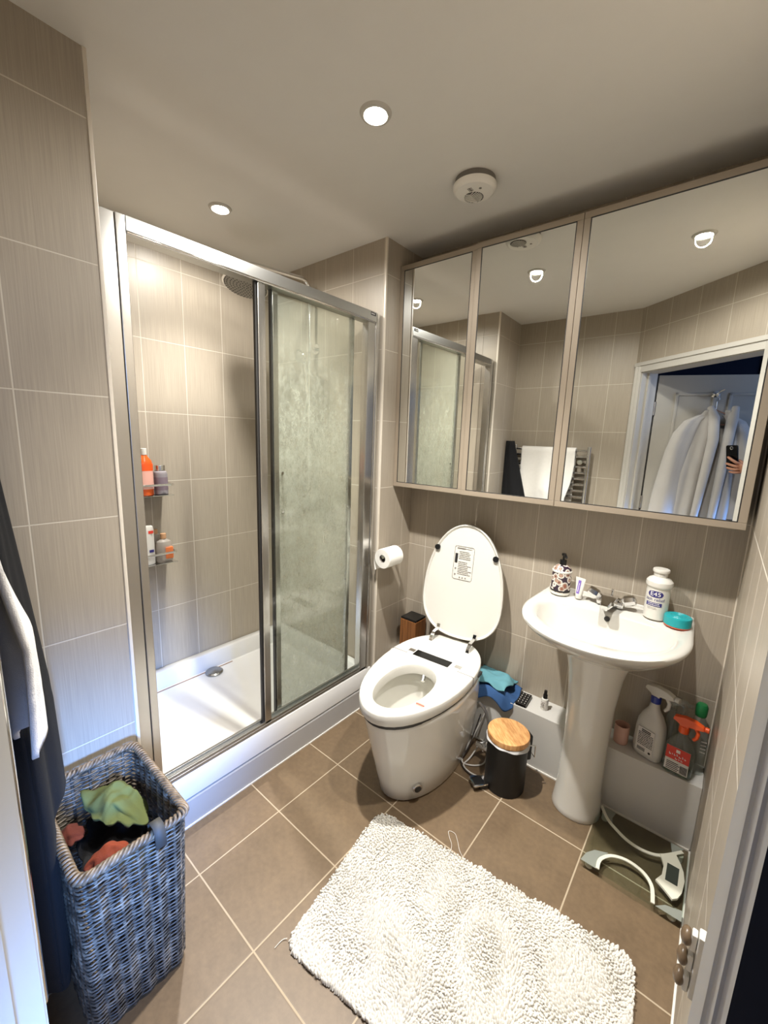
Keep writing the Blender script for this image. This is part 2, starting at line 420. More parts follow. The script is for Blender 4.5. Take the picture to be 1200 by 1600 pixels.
# the two tile corner beads
struct('trim_1', MB().box(XL-.009, YE-.002, .20, XL+.003, YE+.008, CZ, .002), 'bead')
struct('trim_2', MB().box(XL-.009, YL-.008, 0, XL+.003, YL+.002, CZ, .002), 'bead')
struct('trim_3', MB().box(XR-.004, YB-.006, .27, XR, YB, CZ), 'bead')
# diagonal door wall: pieces left, right and over the opening (0.035 thick on the right where the hallway wall meets it)
def dprism(t0, t1, d0, d1, z0, z1, bev=0):
    return MB().prism([dp(t0, d0), dp(t1, d0), dp(t1, d1), dp(t0, d1)], z0, z1, bev=bev)
OH = 1.93
struct('wall_door_side', dprism(tc, -.02, 0, .12, 0, CZ), 'tile_diag', smooth=0)
mb = MB().prism([dp(0-.02, 0), dp(tr_, 0), dp(tr_, .12), dp(-.02, .12)], OH+.02, CZ); struct('wall_over_door', mb, 'tile_diag', smooth=0)
# door lining and architrave
tR = .782
fr = MB()
fr.prism([dp(-.02, 0), dp(0, 0), dp(0, .12), dp(-.02, .12)], 0, OH)
fr.prism([dp(-.02, 0), dp(tR+.02, 0), dp(tR+.02, .12), dp(-.02, .12)], OH, OH+.02)
fr.prism([dp(0, .045), dp(.012, .045), dp(.012, .06), dp(0, .06)], 0, OH)           # stop bead
fr.prism([dp(tR, 0), dp(tR+.02, 0), dp(tR+.02, .034), dp(tR, .034), dp(tR, .024), dp(tR-.003, .022), dp(tR-.003, .019), dp(tR, .017), dp(tR, .012), dp(tR-.003, .010), dp(tR-.003, .007), dp(tR, .005)], 0, OH)
o = struct('trim_4', fr, 'white_paint', smooth=0)
ar = MB()
def arch(t0, t1, z0, z1, side=0):
    ar.prism([dp(t0, -.010), dp(t1, -.010), dp(t1, 0), dp(t0, 0)], z0, z1)
for (a, b) in ((-.005-.055, -.005),):
    ar.prism([dp(a, 0), dp(a, -.012), dp(a+.012, -.018), dp(a+.03, -.012), dp(a+.036, -.015), dp(b, -.008), dp(b, 0)], 0, OH+.055)
ar.prism([dp(tR+.003, 0), dp(tR+.003, -.010), dp(tr_-.001, -.016), dp(tr_-.001, 0)], 0, OH+.055)
arch(-.06, tr_-.001, OH+.004, OH+.07)
ar.prism([dp(-.06, -.018), dp(tr_-.001, -.018), dp(tr_-.001, -.010), dp(-.06, -.010)], OH+.045, OH+.066)
struct('trim_5', ar, 'white_paint', smooth=0)
# hallway beyond the door
e0 = dp(tR+.02, .034)
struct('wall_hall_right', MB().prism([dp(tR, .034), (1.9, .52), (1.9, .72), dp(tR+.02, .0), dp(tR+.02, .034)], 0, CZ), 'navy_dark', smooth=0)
struct('wall_hall', MB().box(-1.6, -1.6, 0, 2.0, -1.5, CZ), 'hall_navy', smooth=0)
mb = MB()
for x in (-.7, .1, .9): mb.box(x, -1.5, 0, x+.05, -1.485, CZ)
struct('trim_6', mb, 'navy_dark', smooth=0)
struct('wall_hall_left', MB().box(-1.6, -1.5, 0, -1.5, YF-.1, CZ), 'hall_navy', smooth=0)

# pipe boxing along the foot of the back wall
struct('wall_boxing', MB().box(XL, 1.718, 0, XR, YB, .266, .003), 'box_paint')
struct('trim_7', MB().box(XL+.0, 1.712, 0, XR, 1.719, .006), 'caulk')
struct('trim_8', MB().box(XR-.005, .62, 0, XR, 1.718, .006), 'caulk')

# door leaf, opened into the hallway behind the camera
LA = math.atan(-.42)
dl = D.objects.new('door_1', None); COL.objects.link(dl); dl.location = (-.44, -.065, .006); dl.rotation_euler = (0, 0, LA); dl['kind'] = 'structure'
W = .76; H = 1.915; T = .036
mb = MB().box(0, -T, 0, W, 0, H, .002)
part('leaf', mb, 'white_paint', dl)
mb = MB()
for (x0, x1) in ((.11, .345), (.415, .65)):
    for (z0, z1) in ((.22, .86), (1.0, 1.80)):
        for a, b, c, d_ in ((x0, z0, x1, z0+.018), (x0, z1-.018, x1, z1), (x0, z0, x0+.018, z1), (x1-.018, z0, x1, z1)):
            mb.box(a, -.001, b, c, .008, d_, .003)
part('panel_moulding', mb, 'white_paint', dl)
mb = MB()
for z in (.25, 1.0, 1.65): mb.box(-.012, -.03, z, .003, .004, z+.09, .001); mb.cyl((-.008, .004, z), .005, .09, 10)
part('hinge', mb, 'chrome', dl)
mb = MB().cyl((W-.06, 0, .97), .025, .008, 20, 'y'); mb.tube([(W-.06, .005, .97), (W-.06, .045, .97), (W-.075, .05, .97), (W-.17, .05, .97)], .009)
part('handle', mb, 'chrome', dl)
# hook, hanger and bathrobe
def leafpt(u, off, z):
    return Vector((-.44, -.065, 0))+Vector((math.cos(LA), math.sin(LA), 0))*u+Vector((-math.sin(LA), math.cos(LA), 0))*off+Vector((0, 0, z))
hk = thing('door_hook', 'round chrome hook on the upper part of the white door, seen in the mirror', 'hook', leafpt(.339, .0, 1.795), LA)
part('rose', MB().lathe([(.0, 0), (.024, 0), (.024, .005), (.016, .010), (0, .012)], 24, axis='y'), 'chrome', hk)
part('prong', MB().tube([(0, .008, 0), (0, .03, -.01), (0, .04, -.012), (.0, .05, .004)], .005).tube([(0, .02, .0), (.015, .035, .018), (.03, .045, .028)], .005), 'chrome', hk)
hg = thing('coat_hanger', 'thin coat hanger inside the white bathrobe on the door', 'hanger', leafpt(.339, .04, 1.60), LA)
part('hanger_bar', MB().tube([(-.16, 0, 0), (-.08, 0, .06), (0, 0, .095), (.08, 0, .06), (.16, 0, 0), (-.16, 0, 0)], .004), 'pink_clay', hg)
part('hanger_hook', MB().tube([(0, 0, .095), (0, 0, .15)]+[(.012*math.sin(a), 0, .165+.015*-math.cos(a)) for a in (0, .8, 1.6, 2.4, 3.2, 4)], .0025), 'chrome', hg)
rb = thing('bathrobe', 'white towelling bathrobe hanging open on the hallway door, seen in the mirror', 'bathrobe', leafpt(.339, .03, .62), LA)
def cloth_panel(fL, fR, z0, z1, off, fold, nf, seed, nu=26, nv=40):
    def f(u, v):
        z = z0+(z1-z0)*v; a, b = fL(v), fR(v); x = a+(b-a)*u
        y = off+fold*(1-.7*v)*math.sin(u*PI*2*nf+seed+1.2*math.sin(v*3+seed))+.012*nz(x*9, z*5, seed)+.02*math.sin(PI*u)
        return (x, y, z)
    return MB().grid(f, nu, nv)
L = lambda pts: (lambda v: next((pts[i][1]+(pts[i+1][1]-pts[i][1])*(v-pts[i][0])/(pts[i+1][0]-pts[i][0]) for i in range(len(pts)-1) if pts[i][0] <= v <= pts[i+1][0]), pts[-1][1]))
# local heights: 0 = hem (z .62), 1.08 = neck
solid(part('left_front', cloth_panel(L([(0, -.17), (.6, -.15), (.9, -.13), (1, -.06)]), L([(0, -.05), (.3, -.04), (.65, -.012), (.85, .004), (1, -.03)]), 0, 1.07, .022, .010, 1.6, .3), 'robe', rb), .008, 1)
solid(part('right_front', cloth_panel(L([(0, .05), (.3, .06), (.65, .065), (.85, .075), (1, .05)]), L([(0, .19), (.6, .17), (.9, .15), (1, .08)]), 0, 1.07, .022, .010, 1.6, 2.3), 'robe', rb), .008, 1)
solid(part('back_panel', cloth_panel(L([(0, -.15), (1, -.10)]), L([(0, .17), (1, .12)]), 0, .96, -.005, .008, 2, 1.3), 'robe', rb), .006, 1)
for s_, nm in ((-1, .0), (1, 1.7)):
    rings = []
    for i, (x, z, r1, r2) in enumerate([(.07, 1.04, .03, .03), (.13, 1.00, .05, .045), (.17, .92, .065, .05), (.20, .80, .068, .05), (.22, .65, .072, .05), (.232, .50, .08, .05), (.236, .36, .085, .045)]):
        rings.append([(s_*x*.94+r1*math.cos(a), .018+r2*.8*math.sin(a)*(1+.25*math.sin(3*a+nm+i*.5)), z-.02*math.cos(a)*0) for a in [2*PI*j/20 for j in range(20)]])
    part('sleeve', MB().loft(rings), 'robe', rb, smooth=80)
def lapel(sx, x0, x1, x2):
    pts = [(x0, .035, .10), (x1, .055, .5), (x2, .06, .88), (x2+sx*.01, .05, 1.02), (x2+sx*.03, .02, 1.09)]
    return MB().tube(pts, [.018, .024, .03, .03, .02], 12)
part('collar', lapel(-1, -.05, -.03, -.005), 'robe', rb, smooth=80)
part('collar', lapel(1, .06, .066, .075), 'robe', rb, smooth=80)

# ------------------------------------------------------------------ shower
def rect_ring(x0, y0, x1, y1, z): return [(x0, y0, z), (x1, y0, z), (x1, y1, z), (x0, y1, z)]
TY0, TY1 = YL+.004, YE-.004
st = thing('shower_tray', 'white rectangular shower tray with raised rim and moulded riser', 'shower tray', (-1.75, 1.0, 0))
ox, oy = -1.75, 1.0
X0, X1, Yn, Yf = XS-ox+.002, -1.352-ox, TY0-oy, TY1-oy
rings = [rect_ring(X0, Yn, X1, Yf, .12), rect_ring(X0, Yn, X1, Yf, .212), rect_ring(X0+.004, Yn+.004, X1-.004, Yf-.004, .216),
         rect_ring(X0+.040, Yn+.04, X1-.058, Yf-.04, .216), rect_ring(X0+.044, Yn+.044, X1-.064, Yf-.044, .212), rect_ring(X0+.056, Yn+.056, X1-.08, Yf-.056, .125),
         rect_ring(X0+.066, Yn+.066, X1-.09, Yf-.066, .120), rect_ring(X0+.30, Yn+.4, X1-.3, Yf-.4, .116)]
part('tray_basin', MB().loft(rings), 'tray', st, smooth=50)
mb = MB().prism([(X1+.0, .0), (X1+.0, .105), (X1-.002, .110), (X1-.013, .116), (X1-.013, .128), (X1-.006, .130), (X1-.006, .137), (X1-.012, .140), (X1-.012, .20), (X1-.02, .2), (X1-.02, 0)], Yn, Yf, 'y')
part('riser_panel', mb, pm('riser_acrylic', (178, 176, 174), .3, var=.02), st, smooth=20)
part('sealant', MB().box(X1-.002, Yn, 0, X1+.004, Yf, .005), 'caulk', st)
mb = MB().lathe([(0, 0), (.045, 0), (.047, .006), (.04, .012), (.012, .016), (0, .0165)], 32, (-2.055-ox, 1.04-oy, .121))
part('drain_cover', mb, pm('grey_chrome', (.35, .35, .35), .25, 1), st)
mb = MB().box(X0+.062, Yn+.07, .1205, X0+.068, .17, .1225)
part('old_sealant', mb, pm('stained_sealant', (150, 120, 98), .8, var=.4, scale=60), st)

XF = -1.376
en = thing('shower_enclosure', 'polished metal and glass sliding shower enclosure, its door pushed open to the right', 'shower enclosure', (XF, 1.0, .216))
zb, zt = 0, 1.762
y0, y1 = TY0-1.0+.001, TY1-1.0
mb = MB().box(-.024, y0, zb, .022, y0+.038, zt+.045, .002); part('wall_profile', mb, 'satin', en)
mb = MB().box(-.020, y0+.0385, zb, .026, y0+.063, zt+.045, .002); part('filler_profile', mb, 'satin', en)
mb = MB().box(-.018, y1-.085, zb, .020, y1-.035, zt, .003); mb.box(-.02, y1-.0345, zb, .024, y1-.022, zt+.045, .002); mb.box(-.02, y1-.0215, zb, .020, y1, zt+.045, .002); part('wall_profile', mb, 'satin', en)
mb = MB().box(-.028, y0+.064, zt, .024, y1-.03, zt+.047, .002)
part('top_rail', mb, 'alu_h', en)
part('rail_lip', MB().tube([(.022, y0+.066, zt+.004), (.022, y1-.036, zt+.004)], .005), 'chrome', en)
mb = MB().box(-.032, y0+.064, 0, .020, y1-.03, .014, .002).box(-.008, y0+.064, .013, -.002, y1-.03, .030, .001).box(.012, y0+.064, .012, .018, y1-.03, .026, .001)
part('bottom_track', mb, 'alu_h', en)
fx = D.objects.new('fixed_panel', None); COL.objects.link(fx); fx.parent = en
part('glass_pane', MB().box(.003, -.09, .026, .009, y1-.08, zt), 'glass_clear', fx)
part('edge_post', MB().box(-.003, -.098, .014, .018, -.066, zt, .003), 'satin', fx)
part('seal_strip', MB().box(-.001, -.106, .016, .012, -.0985, zt, .001), 'dark_seal', fx)
sd = D.objects.new('sliding_door', None); COL.objects.link(sd); sd.parent = en
part('glass_pane', MB().box(-.020, -.0, .03, -.014, .405, zt), 'limescale', sd)
part('edge_post', MB().box(-.024, -.018, .018, -.008, .006, zt, .002), 'satin', sd)
part('edge_post', MB().box(-.024, .40, .018, -.008, .422, zt, .002), 'satin', sd)
part('seal_strip', MB().box(-.026, -.024, .018, -.010, -.0185, zt, .001), 'dark_seal', sd)
part('handle', MB().tube([(-.012, .025, .92), (-.052, .025, .92), (-.052, .025, 1.08), (-.012, .025, 1.08)], .006), 'chrome', sd)
# small maker's plate
mb = MB().box(.0242, y1-.075, zt+.028, .0250, y1-.040, zt+.042); part('maker_plate', mb, 'black_plastic', en)
mb = MB()
for i, (a, w_) in enumerate(((-.014, .004), (-.008, .003), (-.002, .005), (.006, .003))): mb.box(.0250, y1-.0575+a, zt+.0325, .0254, y1-.0575+a+w_, zt+.0375)
part('plate_marks', mb, 'white_print', en, smooth=0)

# riser-rail rain shower
rs = thing('rain_shower', 'chrome rigid-riser shower with large round overhead rose on the end wall', 'shower', (-1.815, 1.52, 1.315))
mb = MB(); pts = [(0, 0, -.2), (0, 0, .88)]+[(0, -.05+.05*math.cos(a), .88+.05*math.sin(a)) for a in (.3, .6, .9, 1.2, 1.57)]+[(.005, -.335, .905)]+[(.004, -.335-.03*math.sin(a), .875+.03*math.cos(a)) for a in (.4, .8, 1.2, 1.57)]+[(.002, -.367, .845)]
part('riser_pipe', MB().tube(pts, .010, 14), 'chrome', rs)
mb = MB().lathe([(.0, .0), (.098, 0), (.104, .004), (.102, .010), (.05, .020), (.022, .026), (.016, .045), (0, .046)], 48)
hd = part('shower_head', mb, 'chrome', rs); hd.location = (-.012, -.370, .803); hd.rotation_euler = (math.radians(-13), math.radians(-5), 0)
mb = MB()
for rr, nn in ((.012, 6), (.026, 12), (.040, 18), (.054, 24), (.068, 30), (.082, 36), (.093, 40)):
    for i in range(nn):
        a = 2*PI*i/nn; mb.lathe([(.0028, 0), (.002, -.0025)], 6, (rr*math.cos(a), rr*math.sin(a), -.0002))
part('nozzles', mb, 'dark_seal', hd)
part('face_plate', MB().cyl((0, 0, -.001), .096, .0012, 40), pm('grey_rose_face', (146, 142, 134), .4), hd)
mb = MB().cyl((0, .052, .60), .026, -.006, 24, 'y'); mb.cyl((0, 0, .60), .009, .05, 16, 'y'); mb.cyl((0, 0, .575), .016, .05, 16)
part('wall_bracket', mb, 'chrome', rs)
mb = MB().cyl((-.13, 0, -.20), .024, .26, 24, 'x', .004).cyl((-.16, 0, -.2), .028, .035, 24, 'x', .004).cyl((.125, 0, -.2), .028, .035, 24, 'x', .004).cyl((-.08, 0, -.2), .012, .052, 14, 'y').cyl((.08, 0, -.2), .012, .052, 14, 'y')
part('mixer_valve', mb, 'chrome', rs)
hs = thing('hand_shower', 'small chrome hand shower resting in its holder on the riser pipe', 'hand shower', (-1.83, 1.47, 1.86))
part('spray_head', MB().lathe([(0, -.004), (.034, -.004), (.038, .004), (.03, .014), (.012, .022), (0, .024)], 28, mat=Matrix.Rotation(math.radians(-62), 4, 'X') @ Matrix.Translation((0, 0, 0))), 'chrome', hs)
part('handle', MB().tube([(0, .01, .006), (.004, .028, -.03), (.006, .04, -.10), (.006, .045, -.18)], [.012, .011, .010, .008], 12), 'chrome', hs)
part('hose', MB().tube(curve([(.006, .045, -.18), (.0, .03, -.30), (-.04, .0, -.52), (-.05, .0, -.70), (-.03, .02, -.80), (.0, .04, -.76), (.012, .045, -.74)]), .006, 8), 'braid', hs)

# two-tier caddy on the back wall of the shower
ca = thing('shower_caddy', 'chrome two-tier caddy on the shower back wall holding bottles', 'shower caddy', (XS+.003, .718, .804))
CW0, CW1, CDp = -.20, .145, .128
for z in (.012, .344):
    t = D.objects.new('basket', None); COL.objects.link(t); t.parent = ca; t.location = (0, 0, z)
    part('shelf_plate', MB().box(0, CW0, -.002, CDp, CW1, .001, .0005), 'chrome', t)
    part('guard_rail', MB().tube([(0, CW0, .050), (CDp, CW0, .050), (CDp, CW1-.012, .050), (CDp-.012, CW1, .050), (0, CW1, .050)], .0055, 8).tube([(CDp, .0, 0), (CDp, .0, .050)], .003, 6).tube([(CDp, CW0, 0), (CDp, CW0, .050)], .003, 6), 'chrome', t)
part('back_frame', MB().tube([(.004, -.12, 0), (.004, -.12, .42)], .004, 8).tube([(.004, .02, 0), (.004, .02, .42)], .004, 8), 'chrome', ca)
def place_z(z): return .804+z+.0015
BS = 1.32
# bottles on the caddy
zS1, zS2 = place_z(.344), place_z(.012)
b = thing('wash_bottle', 'orange wash bottle with white cap and pale pink label, upper caddy tier', 'bottle', (XS+.105, .748, zS1)); b.scale = (1.0, 1.1, 1.08)
def flat_bottle(prof, sx=1, sy=.6, seg=28):
    rings = []
    for r, h in prof: rings.append([(r*sx*math.cos(2*PI*i/seg), r*sy*math.sin(2*PI*i/seg), h) for i in range(seg)])
    return MB().loft(rings)
part('body', flat_bottle([(.026, 0), (.03, .004), (.031, .13), (.028, .15), (.014, .168), (.012, .175)], .8, 1), 'amber', b)
part('label', flat_bottle([(.0318, .03), (.0318, .13)], .8, 1), 'pink_label', b)
part('label_band', flat_bottle([(.0322, .108), (.0322, .138)], .8, 1), 'orange', b)
part('cap', MB().cyl((0, 0, .174), .012, .028, 18, bev=.002), 'plastic_white', b)
b = thing('pill_bottle', 'grey tub bottle with silver screw cap, upper caddy tier', 'bottle', (XS+.085, .822, zS1)); b.scale = (1.2, 1.2, 1.1)
part('body', MB().lathe([(.024, 0), (.026, .003), (.026, .088), (.023, .098), (.016, .103)], 28), 'pill_grey', b)
part('label', MB().lathe([(.0264, .02), (.0264, .075)], 28), pm('mauve_label', (134, 118, 128), .5), b)
part('cap', MB().cyl((0, 0, .102), .019, .024, 28, bev=.002), 'silver', b)
b = thing('small_jar', 'small pale jar with a silver lid between the upper-tier bottles', 'jar', (XS+.075, .788, zS1)); b.scale = (1, 1, 1)
part('body', MB().cyl((0, 0, 0), .016, .042, 20, bev=.003), 'bottle_frost', b); part('lid', MB().cyl((0, 0, .042), .0155, .018, 20, bev=.002), 'silver', b)
b = thing('squeeze_tube', 'white flat bottle with small red mark, lower caddy tier', 'bottle', (XS+.100, .742, zS2)); b.scale = (1, 1, 1.05)
part('body', flat_bottle([(.026, 0), (.029, .006), (.029, .16), (.026, .175), (.02, .18)], .5, 1), 'plastic_white', b)
part('red_mark', MB().box(.0135, .0, .145, .0152, .022, .158), 'red', b); part('navy_mark', MB().box(.0135, .0, .058, .0155, .02, .07), 'navy_print', b)
b = thing('shower_oil_bottle', 'clear bottle with pale cap and orange label, front of the lower caddy tier', 'bottle', (XS+.092, .816, zS2)); b.scale = (1.15, 1.2, 1.3)
part('body', flat_bottle([(.028, 0), (.032, .006), (.032, .062), (.026, .078), (.011, .086), (.010, .09)], .75, 1), 'bottle_frost', b)
part('label', MB().box(.0, -.004, .012, .0255, .028, .058, .004), 'orange_label', b)
part('cap', MB().cyl((0, 0, .088), .011, .020, 18, bev=.002), 'cork', b)
b = thing('small_bottle', 'frosted bottle with pale cap behind the orange-labelled one, lower caddy tier', 'bottle', (XS+.034, .80, zS2)); b.scale = (1.05, 1.2, 1.3)
part('body', flat_bottle([(.022, 0), (.026, .006), (.026, .082), (.02, .096), (.010, .102)], .8, 1), 'bottle_frost', b)
part('cap', MB().cyl((0, 0, .10), .011, .018, 18, bev=.002), 'cork', b)

# ------------------------------------------------------------------ mirror cabinets
CY = 1.68; CB, CT = 1.207, 2.262
DT, DYAW = math.radians(.25), math.radians(1.2)
specs = [(-1.334, -.929, 'left', 0.0), (-.928, -.513, 'middle', DYAW), (-.512, .071, 'wide right-hand', 0.0)]
labs = ['narrow taupe-framed mirror cabinet nearest the shower, leftmost of three', 'middle one of the three taupe-framed mirror cabinets', 'widest taupe-framed mirror cabinet, above the washbasin']
for (x0, x1, nm, yaw), lb in zip(specs, labs):
    c = thing('mirror_cabinet', lb, 'mirror cabinet', ((x0+x1)/2, YB-.001, CB), 0, 'mirror cabinets over the toilet and washbasin')
    hw = (x1-x0)/2; dep = YB-.001-CY-.022
    part('carcass', MB().box(-hw+.001, -dep, .004, hw-.001, 0, CT-CB-.004, .001), 'cab', c)
    dr = D.objects.new('door', None); COL.objects.link(dr); dr.parent = c
    hgt = CT-CB
    # pivot on the right-hand edge, at the mirror face
    dr.location = (hw, -dep-.012 if yaw else -dep-.0015, hgt/2)
    dr.rotation_euler = (DT, 0, yaw)
    w2 = 2*hw-.001; fw = .022
    if yaw: dr.location.y = -dep-.0015-.0
    f = MB()
    f.box(-w2, -.020, -hgt/2, 0, -.001, -hgt/2+fw, .0015).box(-w2, -.020, hgt/2-fw, 0, -.001, hgt/2, .0015)
    f.box(-w2, -.020, -hgt/2+fw, -w2+fw, -.001, hgt/2-fw, .0015).box(-fw, -.020, -hgt/2+fw, 0, -.001, hgt/2-fw, .0015)
    part('door_frame', f, 'cab', dr)
    f = MB()
    a, b_, q = -w2+fw, -fw, .003
    z0, z1 = -hgt/2+fw, hgt/2-fw
    f.box(a, -.0195, z0, b_, -.010, z0+q).box(a, -.0195, z1-q, b_, -.010, z1).box(a, -.0195, z0, a+q, -.010, z1).box(b_-q, -.0195, z0, b_, -.010, z1)
    part('dark_edging', f, 'dark_seal', dr, smooth=0)
    part('mirror_pane', MB().box(a+q, -.018, z0+q, b_-q, -.010, z1-q), 'mirror', dr, smooth=0)

# ------------------------------------------------------------------ ceiling fittings
glabs = ['glowing recessed downlight in the middle of the ceiling', 'glowing recessed downlight above the shower', 'glowing recessed downlight above the washbasin side, seen in the wide mirror']
for (x, y), lb in zip(SPOTS, glabs):
    t = thing('downlight', lb, 'ceiling light', (x, y, CZ), 0, 'recessed ceiling downlights')
    part('bezel', MB().lathe([(.030, -.002), (.034, -.008), (.042, -.006), (.046, 0), (.030, 0)], 40, cap=False), 'white_paint', t)
    part('lamp', MB().lathe([(0, -.003), (.029, -.003), (.029, -.001), (0, -.001)], 32), 'lens', t)
fn = thing('extractor_fan', 'round white extractor fan with off-centre grille on the ceiling', 'extractor fan', (-.822, 1.436, CZ))
part('back_plate', MB().cyl((0, 0, -.022), .070, .022, 48), 'grey_print', fn)
part('cover', MB().lathe([(0, -.0400), (.064, -.0396), (.071, -.035), (.0755, -.027), (.076, -.020), (.070, -.018)], 56), 'fan', fn)
mb = MB().cyl((-.014, .022, -.0412), .034, .002, 36); part('grille', mb, pm('fan_grille_shadow', (86, 82, 76), .6), fn)
mb = MB()
for i in range(-4, 5):
    y = i*.007; hl = math.sqrt(max(0, .032**2-y*y))
    if hl > .006: mb.tube([(-.014-hl, .022+y-.004, -.0418), (-.014, .022+y+.004, -.043), (-.014+hl, .022+y-.004, -.0418)], .0013, 6)
part('grille_bars', mb, 'fan', fn)
mb = MB()
for i in range(3): mb.box(-.010, -.035+i*.007, -.0403, .006, -.031+i*.007, -.0396)
mb.box(-.004, -.036, -.0405, 0, -.014, -.0396)
part('printed_mark', MB().cyl((.030, -.014, -.0405), .005, .0008, 12), 'grey_print', fn, smooth=0)
part('printed_symbol', mb, 'grey_print', fn, smooth=0)

# ------------------------------------------------------------------ toilet
tl = thing('toilet', 'white one-piece electronic toilet with raised lid, hinges and dark control strip', 'toilet', (-.895, 1.38, 0), math.radians(4.5))
def egg(hw, yf, yb, z, mid=.05, n=48, pf=2.0, pb=2.4, cx=0):
    R = []
    for i in range(n):
        a = 2*PI*i/n; c, s = math.cos(a), math.sin(a)
        p = pb if s > 0 else pf
        x = hw*math.copysign(abs(c)**(2/p), c); y = math.copysign(abs(s)**(2/p), s)
        y = mid+y*((yb-mid) if s > 0 else (mid-yf)); R.append((cx+x, y, z))
    return R
BK = .315
rings = [egg(.150, -.218, BK, 0, .08, pb=4), egg(.158, -.228, BK, .01, .08, pb=4), egg(.170, -.252, BK, .10, .08, pb=4), egg(.184, -.285, BK, .22, .07, pb=4), egg(.195, -.318, BK, .33, .06, pb=3.4),
         egg(.198, -.335, .345, .385, .05, pb=2.8), egg(.201, -.340, .35, .405, .05, pb=2.6), egg(.197, -.336, .348, .412, .05, pb=2.6)]
# bowl interior
hole = [egg(.125, -.320+.03, .05, .412, -.11, cx=0), egg(.122, -.285, .045, .40, -.11), egg(.128, -.29, .06, .36, -.11), egg(.10, -.26, .03, .27, -.11), egg(.06, -.19, -.02, .19, -.11), egg(.03, -.14, -.06, .165, -.11)]
part('bowl', MB().loft(rings+hole), 'ceramic', tl, smooth=60)
part('water', MB().loft([egg(.062, -.195, -.015, .197, -.11), egg(.0621, -.195, -.015, .1975, -.11)]), glassmat('water', (.93, .95, .93)), tl)
SZ0, SZ1 = .424, .470
def ringhole(z, g=0): return egg(.100+g, -.305-g*.6, .030+g, z, -.12, pf=2.1, pb=2.2)
def seatring(z, g=0):   # front part of the seat, ends at the seam
    return egg(.205-g, -.362+g, .36-g, z, .055, pf=2.0, pb=2.3)
seat = [ringhole(SZ0), seatring(SZ0, .004), seatring(SZ0+.008, 0), seatring(SZ1-.006, 0), seatring(SZ1-.0015, .003), seatring(SZ1, .008), ringhole(SZ1, .012), ringhole(SZ1-.004, .004), ringhole(SZ1-.014, 0)]
part('seat', MB().loft(seat, loop=True), 'plastic_white', tl, smooth=40)
part('seat_gap_shade', MB().loft([egg(.194, -.348, .345, .406, .05), egg(.194, -.348, .345, .4245, .05)], False, False), 'dark_seal', tl)  # dark ring painting in the shade below the seat; no rubber seal there
mb = MB().prism(rrect(-.008, .108, .180, .052, .003, 2), SZ1-.002, SZ1+.0012); part('control_strip', mb, 'screen', tl, 'glossy black control strip')
for sx in (-1, 1):
    mb = MB()
    mb.box(sx*.205-(.075 if sx > 0 else 0), .0795, SZ1-.001, sx*.205+(.075 if sx < 0 else 0)-.004*sx, .0825, SZ1+.0008)
    xa = sx*.130; mb.box(xa-.0008, .0815, SZ1-.001, xa+.0008, .106, SZ1+.0004)
    mb.box(sx*.2035-.002, .079, SZ0+.006, sx*.2035+.002, .082, SZ1-.0005)
    part('seam_line', mb, 'grey_print', tl, smooth=0)
for sx in (-1, 1):
    mb = MB().box(sx*.118-.016, .104, SZ1-.002, sx*.118+.016, .128, SZ1+.001, .001); part('hinge_plate', mb, 'silver', tl)
BM = Matrix.Translation((.108, -.180, .075)) @ Matrix.Rotation(math.atan2(-.565, .825), 4, 'Z') @ Matrix.Rotation(math.radians(6), 4, 'Y')
mb = MB().cyl((-.006, 0, 0), .021, .012, 28, 'x', .003, mat=BM); bc = part('bolt_cover', mb, 'chrome', tl)
part('bolt_inset', MB().cyl((.0035, 0, 0), .0145, .0035, 24, 'x', mat=BM), 'dark_seal', tl)
mb = MB().prism(rrect(.118, -.215, .034, .018, .005, 3), SZ1-.002, SZ1+.0008); part('sticker', mb, pm('pale_red_sticker', (226, 150, 136), .5), tl, 'small pale red sticker')
mb = MB().box(.100, -.2175, SZ1, .136, -.2135, SZ1+.0012); part('sticker_print', mb, 'red', tl, smooth=0)
part('side_button', MB().prism(rrect(.165, .443, .045, .016, .008, 4), .196, .2035, 'x'), 'dark_seal', tl)
part('spray_nozzle', MB().tube([(-.01, .045, .425), (.0, .015, .405)], .009, 12), 'silver', tl)
# raised lid
ld = D.objects.new('lid', None); COL.objects.link(ld); ld.parent = tl; ld.location = (.005, .325, .487); ld.rotation_euler = (math.radians(-7), 0, math.radians(3))
def lidring(y, g=0):
    R = []
    n = 56
    for i in range(n):
        a = 2*PI*i/n; c, s = math.cos(a), math.sin(a)
        p = 2.05 if s > 0 else 2.5
        x = (.205-g)*math.copysign(abs(c)**(2/p), c); z = math.copysign(abs(s)**(2/p), s)
        z = .205+z*((.362-g) if s > 0 else (.205-g)); R.append((x, y, z))
    return R
lid = [lidring(.030, .03), lidring(.026, .008), lidring(.018, .0), lidring(.002, .0), lidring(0, .003), lidring(.003, .010), lidring(.006, .012), lidring(.006, .04)]
part('lid_shell', MB().loft(lid), 'plastic_white', ld, smooth=50)
for x, z in ((-.150, .435), (.150, .425)):
    part('bumper', MB().cyl((x, -.006, z), .014, .013, 24, 'y', .002), 'black_plastic', ld)
mb = MB(); pl = rrect(-.008, .375, .100, .165, .010, 4)
n_ = len(pl); mb.tube([(x, .0045, z) for x, z in pl], .0008, 5, closed=True)
rnd = random.Random(3)
mb.box(-.045, .004, .445, -.002, .0058, .450).box(-.002, .004, .447, .03, .0058, .448)
for i in range(14):
    zz = .430-i*.0085
    if i in (5,): continue
    mb.box(-.034, .004, zz, .010+rnd.random()*.026, .0057, zz+.0016)
for z in (.405, .39, .375): mb.box(-.052, .004, z, -.041, .0058, z+.013)
for z in (.345, .315): mb.cyl((-.046, .004, z), .004, .0018, 10, 'y')
